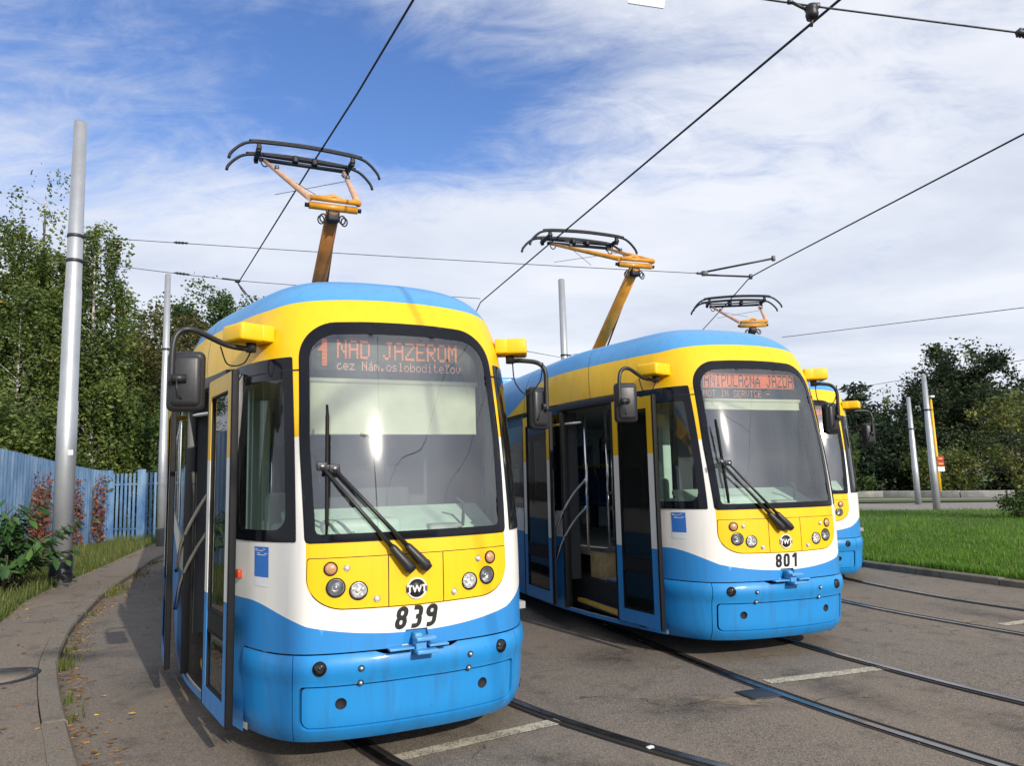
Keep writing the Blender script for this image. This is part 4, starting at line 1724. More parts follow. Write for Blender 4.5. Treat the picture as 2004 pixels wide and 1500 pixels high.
    for (za, zc, mi) in ((1.20, 1.392, 0), (1.14, 1.1995, 1)):
        n = 4
        for i in range(n):
            sa, sb = s_a + (s_b - s_a) * i / n, s_a + (s_b - s_a) * (i + 1) / n
            pp = surf_body(np.array([sa, sb, sb, sa]), np.array([za, za, zc, zc]))
            nn = snorm(surf_body, np.array([sa, sb, sb, sa]), np.array([za, za, zc, zc]))
            st.add(list(pp + nn * .002), [(0, 1, 2, 3)], mi, True)
    for zz, l0, l1 in ((1.377, .06, .8), (1.367, .06, .66), (1.350, .2, .92), (1.340, .2, .8)):
        pp = surf_body(np.array([s_a + (s_b - s_a) * l0, s_a + (s_b - s_a) * l1] * 2)[[0, 1, 3, 2]], np.array([zz - .002, zz - .002, zz + .002, zz + .002]))
        nn = snorm(surf_body, np.array([s_a + (s_b - s_a) * l0, s_a + (s_b - s_a) * l1] * 2)[[0, 1, 3, 2]], np.array([zz] * 4))
        st.add(list(pp + nn * .003), [(0, 1, 2, 3)], 1, True)
    st.build('notice_sticker', ['sticker_blue', 'sticker_white'], tram)
    # mirrors, wipers, pantograph
    mirror_unit(tram, -1, (-1.40, .50, 2.48))
    mirror_unit(tram, 1, (1.28, .70, 2.36))
    wiper_parts(tram, *cfg['wiper'])
    make_pantograph(tram, *cfg['pan'])
    # roof hatch pieces
    mb = MB()
    mb.box((0, 1.9, 3.445), (.16, .22, .03), bevel=.012)
    mb.box((-.5, 2.6, 3.40), (.14, .2, .04), bevel=.012)
    mb.build('roof_antenna', ['black_plastic'], bd)
    mb = MB()
    mb.box((0, 8.5, 3.56), (1.5, 2.6, .26), bevel=.05)
    mb.build('roof_unit', ['roof_blue'], bd)
    # doors
    leaf_object(tram, (-1.205, 1.17), (-1.10, .50), .27, 2.56, .03)
    leaf_object(tram, (-1.48, 3.30), (-1.455, 2.42), .27, 2.56, .03)
    fr = MB()
    for yy in (.86, 2.33):
        p = surf_body(np.array([-sY(yy)]), np.array([1.4]))[0]
        fr.box((p[0] + .02, p[1], 1.41), (.08, .07, 2.36), bevel=.01)
    p0 = surf_body(np.array([-sY(.86)]), np.array([2.6]))[0]
    p1 = surf_body(np.array([-sY(2.33)]), np.array([2.6]))[0]
    d = Vector(p1) - Vector(p0)
    fr.box(tuple((Vector(p0) + Vector(p1)) / 2 + Vector((-.005, 0, .01))), (.09, d.length, .09), Matrix.Rotation(math.atan2(-d.x, d.y), 3, 'Z'), bevel=.01)
    fr.build('door_frame', ['black_plastic'], tram)
    ra = MB()
    for za, zc in ((1.62, 1.18), (1.30, .86)):
        ra.tube(smooth_path([(-1.17, 2.02, za + .12), (-1.26, 2.2, za - .05), (-1.36, 2.35, (za + zc) / 2 - .08), (-1.40, 2.5, zc - .12)], 6), .017, 8)
    ra.tube([(-1.17, 2.02, .9), (-1.17, 2.02, 2.5)], .017, 8)
    ra.tube([(-1.17, 2.1, 2.42), (-1.42, 2.5, 2.40)], .02, 8)
    ra.tube([(-1.0, 1.30, .5), (-1.0, 1.30, 2.5)], .016, 8)
    ra.build('door_handrail', ['chrome'], tram)
    # side window bands
    for nm_, wins, f in (('l', WIN_L, mirror), ('r', WIN_R, lambda p_: p_)):
        for i, (ya, yb) in enumerate(wins):
            sa, sb = sY(ya), sY(yb)
            w = put('side_window', shell_mesh('win_%s%d' % (nm_, i), surf_body, f(rrect(sa - .06, sb + .06, 1.36, 2.60, (.02,) * 4)), 'black_gloss', .004, .006,
                                              [f(rrect(sa + .055, sb - .055, 1.425, 2.495, (.05,) * 4))], .16), tram)
            put('glass', shell_mesh('pane_%s%d' % (nm_, i), surf_body, f(rrect(sa + .04, sb - .04, 1.41, 2.51, (.05,) * 4)), 'side_glass', .001, 0, (), .16), w)
    # gutter line above the doors
    put('gutter', shell_mesh('gutter', surf_body, [(-sY(9), 2.645), (-sY(1.05), 2.645), (-sY(1.05), 2.662), (-sY(9), 2.662)], 'seam_dark', .012, .014, (), .12), bd)
    # roof joint lines
    for yy in (1.55, 3.6):
        s_ = sY(yy)
        for sg in (-1, 1):
            put('roof_joint', shell_mesh('joint%d%.1f' % (sg, yy), surf_body, [(sg * s_ - .004, 2.66), (sg * s_ + .004, 2.66), (sg * s_ + .004, 4.2), (sg * s_ - .004, 4.2)], 'seam_dark', .001, .002, (), .08), bd)
    # interior
    mb = MB()
    mb.box((.15, 7.5, .84), (2.3, 11.0, .05), mi=0)
    mb.box((.12, 1.2, .84), (1.75, 1.5, .05), mi=0)
    mb.build('floor', ['floor_grey'], tram)
    mb = MB()
    mb.box((0, 7.6, 2.68), (2.4, 12, .03))
    mb.build('ceiling', ['lining_grey'], tram)
    mb = MB()
    mb.box((-.98, 1.78, .30), (.40, 1.12, .04), mi=0)
    mb.box((-.93, 1.06, .30), (.24, .40, .04), mi=0)
    mb.box((-1.175, 1.78, .315), (.04, 1.1, .035), mi=3)
    mb.box((-.90, 1.55, .45), (.24, .66, .28), mi=1)
    mb.box((-.90, 1.55, .597), (.25, .67, .012), mi=0)
    mb.box((-.74, 1.75, .59), (.10, 1.14, .54), mi=2)
    mb.box((-.90, 2.10, .60), (.24, .42, .56), mi=2)
    mb.box((-.88, 2.10, .887), (.29, .43, .012), mi=4)
    mb.box((-1.20, 2.35, 1.55), (.13, .03, 2.0), mi=5)
    mb.build('entrance_steps', ['floor_grey', 'step_blue', 'step_tan', 'nosing_yellow', 'steel_grey', 'cab_dark'], tram)
    gt = MB()
    gx = -.80
    gt.tube([(gx, 2.22, .9), (gx, 2.22, 2.66)], .018, 8)
    gt.tube(smooth_path([(gx, 2.22, 1.56), (gx, 2.0, 1.57), (gx, 1.78, 1.56), (gx, 1.60, 1.42), (gx, 1.57, 1.25), (gx, 1.57, .93)], 4), .017, 8)
    gt.tube([(gx, 2.2, 1.02), (gx, 1.57, 1.04)], .017, 8)
    for z in (1.38, 1.22, 1.04):
        gt.box((gx, 1.57, z), (.05, .09, .03), bevel=.008)
    gt.tube([(gx + .3, 1.42, .9), (gx + .3, 1.42, 2.66)], .017, 8)
    gt.box((gx + .12, 2.05, 1.14), (.18, .16, .42), bevel=.02)
    gt.box((gx + .12, 2.05, 1.38), (.26, .22, .06), bevel=.02)
    gt.build('barrier_rail', ['chrome'], tram)
    mb = MB()
    mb.box((.35, 1.36, 1.75), (1.35, .03, 1.8), mi=0)
    mb.box((-.62, 1.13, 1.62), (.10, .10, 2.0), bevel=.01, mi=1)
    mb.box((-.885, 1.13, 1.72), (.075, .05, 1.75), bevel=.01, mi=1)
    mb.box((-.745, 1.06, 1.58), (.17, .20, .30), bevel=.05, mi=1)
    mb.box((-.80, .80, 1.44), (.30, .5, .05), bevel=.02, mi=1)
    mb.box((.95, .95, 1.75), (.08, .10, 1.8), bevel=.01, mi=1)
    mb.box((-.80, 1.10, .92), (.04, .46, 1.2), mi=1)
    mb.box((-.80, 1.32, 1.95), (.05, .06, 1.3), mi=1)
    mb.box((-.90, 1.44, 1.72), (.05, .10, 1.66), bevel=.01, mi=1)
    mb.build('cab_partition', ['cab_dark', 'cab_green'], tram)
    mb = MB()
    mb.box((0, .52, 1.37), (1.45, .5, .10), bevel=.03, mi=0)
    mb.box((0, .42, 1.1), (1.4, .4, .5), mi=1)
    mb.box((0, .62, 1.50), (1.5, .42, .06), Matrix.Rotation(R(24), 3, 'X'), bevel=.02, mi=0)
    mb.box((-.25, .50, 1.47), (.55, .22, .14), bevel=.05, mi=0)
    mb.box((.35, .48, 1.43), (.26, .2, .10), bevel=.03, mi=1)
    mb.box((-.68, .72, 1.44), (.28, .3, .16), bevel=.05, mi=0)
    mb.tube([(.5, .45, 1.45), (.5, .42, 1.62), (.44, .42, 1.66)], .012, 6, mi=2)
    for x_ in (-.35, .42):
        mb.lathe([(.0, .015), (.014, .012), (.018, 0)], 12, Matrix.Translation((x_, .30, 1.45)), mi=3)
    mb.build('dashboard', ['cab_green', 'cab_grey', 'cab_dark', 'chrome'], tram)
    mb = MB()
    mb.box((.1, 1.05, 1.22), (.48, .42, .12), bevel=.05)
    mb.box((.1, 1.24, 1.60), (.46, .12, .66), Matrix.Rotation(R(-8), 3, 'X'), bevel=.05)
    mb.box((.1, 1.28, 2.02), (.26, .09, .18), bevel=.04)
    mb.box((.1, 1.05, 1.0), (.16, .16, .34))
    mb.build('driver_seat', ['cab_dark'], tram)
    z0b, z1b = cfg['blind']
    mb = MB()
    mb.box((-.01, .40, (z0b + z1b) / 2), (1.22, .006, z1b - z0b))
    mb.tube([(-.62, .40, z0b), (.60, .40, z0b)], .008, 6)
    mb.tube([(-.63, .41, z1b + .01), (.62, .41, z1b + .01)], .022, 8)
    mb.build('roller_blind', ['blind_cream'], tram)
    # destination display
    mb = MB()
    mb.box((0, .475, 2.67), (1.24, .10, .33), bevel=.01)
    dp = mb.build('destination_display', ['display_black'], tram)
    if cfg.get('led'):
        on, pale, off = cfg['led']()
        put('led_text', dots_mesh('led_text', [(0, on), (1, pale), (2, off)], .0072, .0095, .423), dp)
    # passenger seats
    if 'pseat' not in CACHE:
        sb = MB()
        sb.box((0, 0, 1.30), (.44, .42, .07), bevel=.03, mi=0)
        sb.box((0, .20, 1.62), (.44, .07, .62), Matrix.Rotation(R(-7), 3, 'X'), bevel=.03, mi=0)
        sb.box((0, .05, 1.07), (.08, .2, .42), mi=1)
        sb.tube(smooth_path([(-.2, .24, 1.75), (-.2, .26, 1.95), (.2, .26, 1.95), (.2, .24, 1.75)], 5), .014, 6, mi=2)
        CACHE['pseat'] = mesh_from('passenger_seat', sb.v, sb.f, ['seat_blue', 'dark_steel', 'seat_yellow'], sb.m, smooth_mask=sb.s)
    for xx in (-.95, .95):
        for yy in (3.2, 4.0, 4.8, 5.6, 6.4, 7.2, 8.0):
            if xx < 0 and yy < 4.5:
                continue
            put('passenger_seat', CACHE['pseat'], tram, Matrix.Translation((xx, yy, 0)))
    for yy in (3.0, 4.6, 6.2):
        mb = MB()
        mb.tube([(-.35, yy, .86), (-.35, yy, 2.67)], .017, 8)
        mb.build('grab_pole', ['chrome'], tram)
    # wheels
    for yy in (3.1, 4.95, 9.6, 11.4):
        for xx in (-.685, .685):
            k = 'wheel'
            if k not in CACHE:
                wb_ = MB()
                wb_.lathe([(0, .065), (.12, .065), (.14, .05), (.26, .045), (.30, .055), (.33, .055), (.335, -.05), (.36, -.06), (.36, -.08), (.2, -.08), (0, -.08)], 28)
                CACHE[k] = mesh_from(k, wb_.v, wb_.f, 'dark_steel', wb_.m, smooth_mask=wb_.s)
            mt = Matrix.Translation((xx, yy, .345)) @ Matrix.Rotation(R(90 if xx > 0 else -90), 4, 'Y')
            put('wheel', CACHE[k], tram, mt)
    return tram


def led_one():
    on = []
    # big route figure 1, drawn with 10 x 20 dots
    dx, dz = .0072, .0095
    x0, z0 = -.57, 2.795
    for r_ in range(20):
        for c in range(10):
            if c >= 5 or (4 <= r_ <= 8 and c >= 9 - r_ - 0 and c < 5 and r_ - 4 + c >= 3):
                on.append((x0 + c * dx, z0 - r_ * dz))
    a, _ = glyph_dots('NAD JAZEROM', -.43, 2.795, dx * .96, dz, 2, adv=6)
    a = [(x * 1.0, z) for x, z in a]
    # close the pitch of the headline a little
    p, _ = glyph_dots('cez Nam.oslobodite'.replace('a', 'a') + 'kov', -.43, 2.645, dx * 1.03, dz, 1)
    off = []
    lit = set((round(x, 4), round(z, 4)) for x, z in on + a + p)
    for r_ in range(23):
        for c in range(160):
            x, z = -.57 + c * dx, 2.795 - r_ * dz
            off.append((x, z))
    return on + a, p, off


def led_two():
    dx, dz = .0072, .0095
    a, b_ = glyph_dots('MANIPULAQNX JAZDA', -.60, 2.782, dx * .80, dz * .98, 2, inverse=True)
    a = [q for q in a if q[0] > -.555]
    edge = [(-.555 + i * dx * .8, z) for i in range(195) for z in (2.782 + dz, 2.782 - 14 * dz)]
    p, _ = glyph_dots('NOT IN SERVICE -', -.545, 2.615, dx * 1.18, dz * 1.05, 1)
    return a + edge, p, []


blade1 = ((-.577, .012, 1.47), (-.563, .085, 2.30))
make_tram((-.668, 4.974, -24.87, .233, .10), dict(
    label='nearest yellow white and blue tram numbered 839 with a cream blind behind its windscreen', number='839', shear=.2, num_h=.142, led=led_one, blind=(2.13, 2.49),
    wiper=([(-.062, -.02, 1.245), (.046, -.02, 1.25)], [(-.605, .028, 1.90), (-.527, .024, 1.885)], blade1, 0), pan=(4.62, 5.985, True)))
make_tram((2.583, 7.336, -18.76, .646, -.09), dict(
    label='middle tram numbered 801 with its front door standing open', number='801', shear=.07, num_h=.13, led=led_two, blind=(2.42, 2.50),
    wiper=([(-.072, -.02, 1.245), (.018, -.02, 1.245)], [(-.655, .03, 1.875), (-.575, .026, 1.86)], ((-.60, .012, 1.48), (-.648, .085, 2.285)), 0), pan=(4.58, 5.62, False)))
make_tram((4.46, 11.68, 5.6, .6, 0), dict(
    label='farthest tram mostly hidden behind the 801, beside the lawn', number=None, led=led_two, blind=(2.30, 2.50), z=-.03,
    wiper=([(-.072, -.02, 1.245), (.018, -.02, 1.245)], [(-.655, .03, 1.875), (-.575, .026, 1.86)], ((-.60, .012, 1.48), (-.648, .085, 2.285)), 0), pan=(4.3, 5.52, True)))
# ------------------------------------------------------------------ poles and wires


def mast(base, h, r0, r1, label, steps=None, bands=(), tilt=(0, 0), group='overhead line masts'):
    root = empty('overhead_line_mast', loc=(base[0], base[1], 0))
    tag(root, label, 'mast', group)
    mb = MB()
    pts, rad = [], []
    steps = steps or [(0, r0), (.38, r0), (.383, r0 * .93), (.62, r0 * .9), (.623, r0 * .84), (1, r1)]
    for t, r_ in steps:
        pts.append((tilt[0] * t, tilt[1] * t, h * t))
        rad.append(r_)
    mb.tube(pts, rad, 20, 0)
    mb.build('pole_tube', ['galvanised'], root)
    m3 = MB()
    m3.lathe([(r1 * .86, -.04), (r1 * .86, .012), (0, .012)], 18, Matrix.Translation((tilt[0], tilt[1], h)))
    m3.build('cap', ['dark_steel'], root)
    for z in bands:
        m2 = MB()
        t = z / h
        rr = np.interp(t, [s[0] for s in steps], [s[1] for s in steps])
        m2.lathe([(rr + .002, -.035), (rr + .014, -.03), (rr + .014, .03), (rr + .002, .035)], 20, Matrix.Translation((tilt[0] * t, tilt[1] * t, z)))
        m2.box((rr + .05, 0, z), (.12, .05, .05), bevel=.01)
        m2.build('band', ['dark_steel'], root)
    return root


p1 = mast((-8.62, 14.35), 9.23, .175, .118, 'tall grey tubular mast rising beside the leafy bush', bands=(6.83, 6.32))
mb = MB()
mb.box((.145, -.10, 2.52), (.09, .004, .10), Matrix.Rotation(R(52), 3, 'Z'), mi=0)
mb.build('number_plate', ['sticker_white'], p1)
mb = MB()
mb.lathe([(.20, 0), (.20, .55), (.18, .58)], 20)
mb.build('foot_sleeve', ['dark_steel'], p1)
mast((-10.57, 22.47), 8.35, .125, .085, 'slimmer grey mast between the fence end and the 839 tram', bands=(6.0,))
mast((1.88, 26.0), 8.75, .15, .115, 'grey mast rising behind the roof of the 801 tram', bands=(6.0, 5.55))
mast((16.24, 29.17), 5.27, .135, .085, 'right one of the two grey masts on the lawn edge', bands=(3.9,))
mast((18.11, 33.98), 4.86, .13, .085, 'left one of the two grey masts, beside the far road', bands=(3.4,))
yp = empty('lamp_post', loc=(22.42, 39.82, 0))
tag(yp, 'slim yellow lamp post with red and white signs', 'lamp post')
mb = MB()
mb.tube([(0, 0, 0), (0, 0, 2.2), (0, 0, 5.3)], [.10, .085, .055], 14)
mb.build('post', ['pole_yellow'], yp)
mb = MB()
mb.box((0, -.05, 5.36), (.26, .36, .14), bevel=.05)
mb.build('lamp_head', ['lamp_head'], yp)
for z, mt_ in ((2.05, 'sign_red'), (1.78, 'sign_red'), (1.50, 'sign_white')):
    mb = MB()
    mb.box((.12, -.11, z), (.36, .02, .24), bevel=.005)
    mb.build('sign_plate', [mt_], yp)
mb = MB()
mb.box((.12, -.125, 2.05), (.2, .008, .05))
mb.box((.12, -.125, 1.78), (.24, .008, .06))
mb.build('sign_mark', ['pole_yellow'], yp)


def wire(pts, r_, label, sag=0.0, name='overhead_wire', cat='wire', group='overhead wires', seg=6):
    mb = MB()
    path = []
    for a, b in zip(pts[:-1], pts[1:]):
        a, b = Vector(a), Vector(b)
        n = 8
        for i in range(n):
            t = i / n
            path.append(a.lerp(b, t) - Vector((0, 0, sag * 4 * t * (1 - t))))
    path.append(Vector(pts[-1]))
    mb.tube(path, r_, seg)
    o = mb.build(name, ['wire_dark'])
    tag(o, label, cat, group)
    return o


CW = .0125
wire([(9, -9, 6.06), (2.6, .0, 6.06), (-.75, 6.10, 6.04), (-1.59, 7.69, 6.03), (-2.68, 9.68, 6.03), (-5.60, 15.0, 5.95), (-6.2, 19, 5.9), (-6.0, 24, 5.9)], CW, 'thick contact wire touching the raised pantograph of the 839 tram', .0, 'contact_wire', 'contact wire', 'contact wires')
wire([(8.5, -9, 5.72), (5.0, .0, 5.72), (2.85, 5.80, 5.69), (.88, 11.6, 5.67), (-.64, 16.1, 5.65), (-1.6, 22, 5.6)], CW, 'thick contact wire touching the pantograph of the 801 tram', .0, 'contact_wire', 'contact wire', 'contact wires')
wire([(13, -6, 5.6), (8.4, 2.5, 5.6), (6.08, 8.31, 5.6), (4.95, 13.7, 5.6), (4.78, 14.4, 5.58), (4.87, 16.1, 5.53), (5.2, 21, 5.5), (6, 27, 5.5)], CW * .92, 'contact wire above the farthest tram', .0, 'contact_wire', 'contact wire', 'contact wires')


def insulator(p, d, label, r_=.03, L=.16):
    d = Vector(d).normalized()
    q = d.to_track_quat('Z', 'Y').to_matrix().to_4x4()
    mb = MB()
    mt = Matrix.Translation(p) @ q
    mb.lathe([(.006, -L), (r_ * .5, -L * .8), (r_, -L * .55), (r_ * .55, -L * .4), (r_, -L * .2), (r_ * .55, 0), (r_, L * .2), (r_ * .55, L * .45), (r_ * .8, L * .7), (.006, L)], 10, mt)
    o = mb.build('insulator', ['dark_steel'])
    tag(o, label, 'insulator', 'insulators on the span wires')
    return o


S1a, S1b = Vector((-8.50, 14.35, 6.83)), Vector((3.72, 14.0, 5.58))
wire([S1a, S1b], .0065, 'upper span wire from the tall mast beside the bush', .03)
insulator(S1a.lerp(S1b, .165) - Vector((0, 0, .01)), S1b - S1a, 'insulator near the mast on the upper span wire')
insulator(S1b, S1b - S1a, 'insulator at the right end of the upper span wire', .03, .12)
S2a, S2b = Vector((-8.50, 14.35, 6.32)), Vector((-5.55, 14.84, 5.96))
wire([S2a, S2b, (-.63, 15.8, 5.66)], .0065, 'lower span wire from the tall mast beside the bush', .01)
insulator(S2a.lerp(S2b, .64), S2b - S2a, 'insulator near the mast on the lower span wire')
hg = MB()
hg.tube([(-5.85, 14.79, 6.0), (-5.55, 14.84, 5.965)], .018, 8)
hg.box((-5.55, 14.84, 5.95), (.10, .07, .06), bevel=.012)
hg.tube([(-5.55, 14.84, 5.92), (-5.5, 14.9, 5.8), (-5.42, 14.95, 5.68)], .012, 6)
o = hg.build('wire_hanger', ['dark_steel'])
tag(o, 'dark clamp holding the contact wire left of the 839 roof', 'hanger', 'contact wire clamps')
bk = empty('wire_bracket', loc=(3.78, 14.0, 5.58))
tag(bk, 'twin rod bracket steadying the contact wire at the end of the span wire', 'bracket', 'contact wire clamps')
for a, b in (((.02, 0, .03), (1.20, -.40, .14)), ((.02, 0, -.03), (1.0, .35, .0))):
    mb = MB()
    mb.tube([a, b], .02, 8)
    mb.box(b, (.06, .06, .10), bevel=.01)
    mb.build('rod', ['dark_steel'], bk)
mb = MB()
mb.box((0, 0, 0), (.12, .06, .10), bevel=.015)
mb.build('yoke', ['dark_steel'], bk)
wire([(8.13, 22, 5.70), (11.25, 16, 5.13), (13.5, 12, 4.75)], .009, 'thin wire running right from behind the 801 roof')
wire([(13.5, 40, 5.62), (16.13, 34, 5.42), (16.67, 24, 5.06), (17, 18, 4.9)], .011, 'thin wire crossing above the right masts')
wire([(1.9, 26, 5.9), (.21, 15, 4.36)], .008, 'thin wire left from the mast behind the 801')
wire([(2.0, 26, 6.0), (3.6, 22, 5.6)], .008, 'thin wire right from the mast behind the 801')
wire([(-9, 4.3, 6.9), (1.0, 4.3, 4.82), (1.93, 4.3, 4.645), (3.22, 4.3, 4.42), (6, 4.3, 4.1)], .006, 'span wire crossing the top right corner of the picture')
hb = empty('wire_hanger', loc=(1.93, 4.3, 4.61))
tag(hb, 'black insulated hanger clamped to the wire at the top of the picture', 'hanger', 'contact wire clamps')
mb = MB()
mb.lathe([(0, -.05), (.035, -.05), (.04, -.02), (.035, 0), (.042, .01), (.036, .035), (.02, .045), (0, .05)], 14)
mb.build('insulator_body', ['black_plastic'], hb)
mb = MB()
mb.tube([(-.03, 0, .01), (-.13, 0, .07)], .010, 8)
mb.box((-.13, 0, .07), (.03, .03, .03), bevel=.006)
mb.box((.035, 0, .035), (.035, .03, .03), bevel=.006)
mb.tube([(0, 0, -.04), (-.01, .0, -.10)], .010, 8)
mb.build('clamp', ['dark_steel'], hb)
insulator((3.22, 4.3, 4.42), (1, 0, -.18), 'insulator at the right edge on the crossing span wire', .03, .05)
# small plate hanging from above, only its lower edge in view
mb = MB()
mb.box((0, 0, .30), (.42, .02, .60), bevel=.004)
o = mb.build('hanging_sign', ['sign_white'])
o.location = (1.68, 8.0, 7.155)
o.rotation_euler = (0, R(11), 0)
tag(o, 'blank white plate hanging at the top edge of the picture', 'sign')
wire([(1.5, 8.0, 7.74), (1.5, 8.0, 8.6)], .006, 'short wire carrying the white plate')

# ------------------------------------------------------------------ fence
fence_path = [(-10.3, 12.5), (-11.4, 15.4), (-12.3, 18.6), (-13.2, 21.8), (-13.75, 24.2), (-13.9, 25.7)]
fence = empty('fence', loc=(0, 0, 0))
tag(fence, 'blue painted metal fence of upright ribs behind the verge', 'fence')
fp = plan2(fence_path, 8)
fs_ = arclen(fp)
slat_me = None
mb = MB()
mb.box((0, 0, .5), (.078, .03, 1.0))
slat_me = mesh_from('slat', mb.v, mb.f, 'fence_blue', mb.m)
mb = MB()
mb.box((0, 0, .5), (.16, .10, 1.0))
post_me = mesh_from('post', mb.v, mb.f, 'fence_blue', mb.m)
s_ = 0.0
while s_ < fs_[-1]:
    p = path_at(fp, fs_, s_)
    q = path_at(fp, fs_, min(s_ + .05, fs_[-1]))
    q0 = path_at(fp, fs_, max(0, s_ - .05))
    an = math.atan2(q[1] - q0[1], q[0] - q0[0])
    h = 3.05 - .66 * s_ / fs_[-1]
    o = put('slat', slat_me, fence)
    o.location = (p[0], p[1], .02)
    o.rotation_euler = (0, 0, an + R(8) * (1 if int(s_ / .105) % 2 else -1))
    o.scale = (1.35, 1, h + random.uniform(-.003, .003))
    s_ += .105
# backing sheet of the corrugated part
n = len(fp)
vs = [(x, y, .05) for x, y in offset_line(fp, .02)] + [(x, y, 3.0 - .66 * i / n) for i, (x, y) in enumerate(offset_line(fp, .02))]
put('sheet', mesh_from('sheet', vs, [(i, i + 1, n + i + 1, n + i) for i in range(n - 1)], 'fence_blue'), fence)
# open barred part facing the yard
A, B = Vector((-13.9, 25.7, 0)), Vector((-10.4, 24.9, 0))
L = (B - A).length
k = 0
an = math.atan2(B.y - A.y, B.x - A.x)
while k * .165 < L:
    p = A.lerp(B, k * .165 / L)
    o = put('slat', slat_me, fence)
    o.location = (p.x, p.y, .02)
    o.rotation_euler = (0, 0, an)
    o.scale = (.95, 1, 2.30)
    k += 1
for t in (0.0, .36, .86):
    p = A.lerp(B, t)
    o = put('post', post_me, fence)
    o.location = (p.x, p.y - .03, .02)
    o.rotation_euler = (0, 0, an)
    o.scale = (1.5, 1, 2.42)
mb = MB()
for z in (.45, 1.95):
    mb.box(tuple((A + B) / 2 + Vector((0, .045, z))), (L, .04, .05), Matrix.Rotation(an, 3, 'Z'))
mb.build('cross_rail', ['fence_blue'], fence)

# far low wall
mb = MB()
fw_root = empty('low_wall', loc=(0, 0, 0))
tag(fw_root, 'low pale concrete wall beyond the far road', 'wall')
wp = [(7.5, 46.8), (14, 44.6), (19.9, 42.5), (24.3, 36.1 + 1.2), (32, 36.2), (44, 35)]
wp = plan2(wp, 4)
ws_ = arclen(wp)
s_ = 0
while s_ < ws_[-1] - 2:
    a, b = Vector((*path_at(wp, ws_, s_), 0)), Vector((*path_at(wp, ws_, s_ + 1.96), 0))
    mb = MB()
    d = b - a
    mb.box(tuple((a + b) / 2 + Vector((0, 0, .17))), (d.length, .22, .42), Matrix.Rotation(math.atan2(d.y, d.x), 3, 'Z'), bevel=.02)
    mb.build('wall_block', ['concrete_wall'], fw_root)
    s_ += 2.0

# ------------------------------------------------------------------ vegetation


def leaf_quads(cent, size, rng_, elong=1.5, droop=.0, up_bias=.35):
    n = len(cent)
    ax = rng_.normal(size=(n, 3))
    ax[:, 2] = ax[:, 2] * .6 - droop
    ax /= np.linalg.norm(ax, axis=1, keepdims=True)
    nr = rng_.normal(size=(n, 3))
    nr[:, 2] += up_bias
    sd_ = np.cross(ax, nr)
    sd_ /= np.maximum(np.linalg.norm(sd_, axis=1, keepdims=True), 1e-6)
    sz = (size * rng_.uniform(.6, 1.3, n))[:, None]
    a = ax * sz * elong * .5
    b = sd_ * sz * .5
    V = np.stack([cent - a, cent + b * .9 - a * .1, cent + a, cent - b * .9 - a * .1], 1).reshape(-1, 3)
    Q = np.arange(4 * n).reshape(n, 4)
    return V, Q


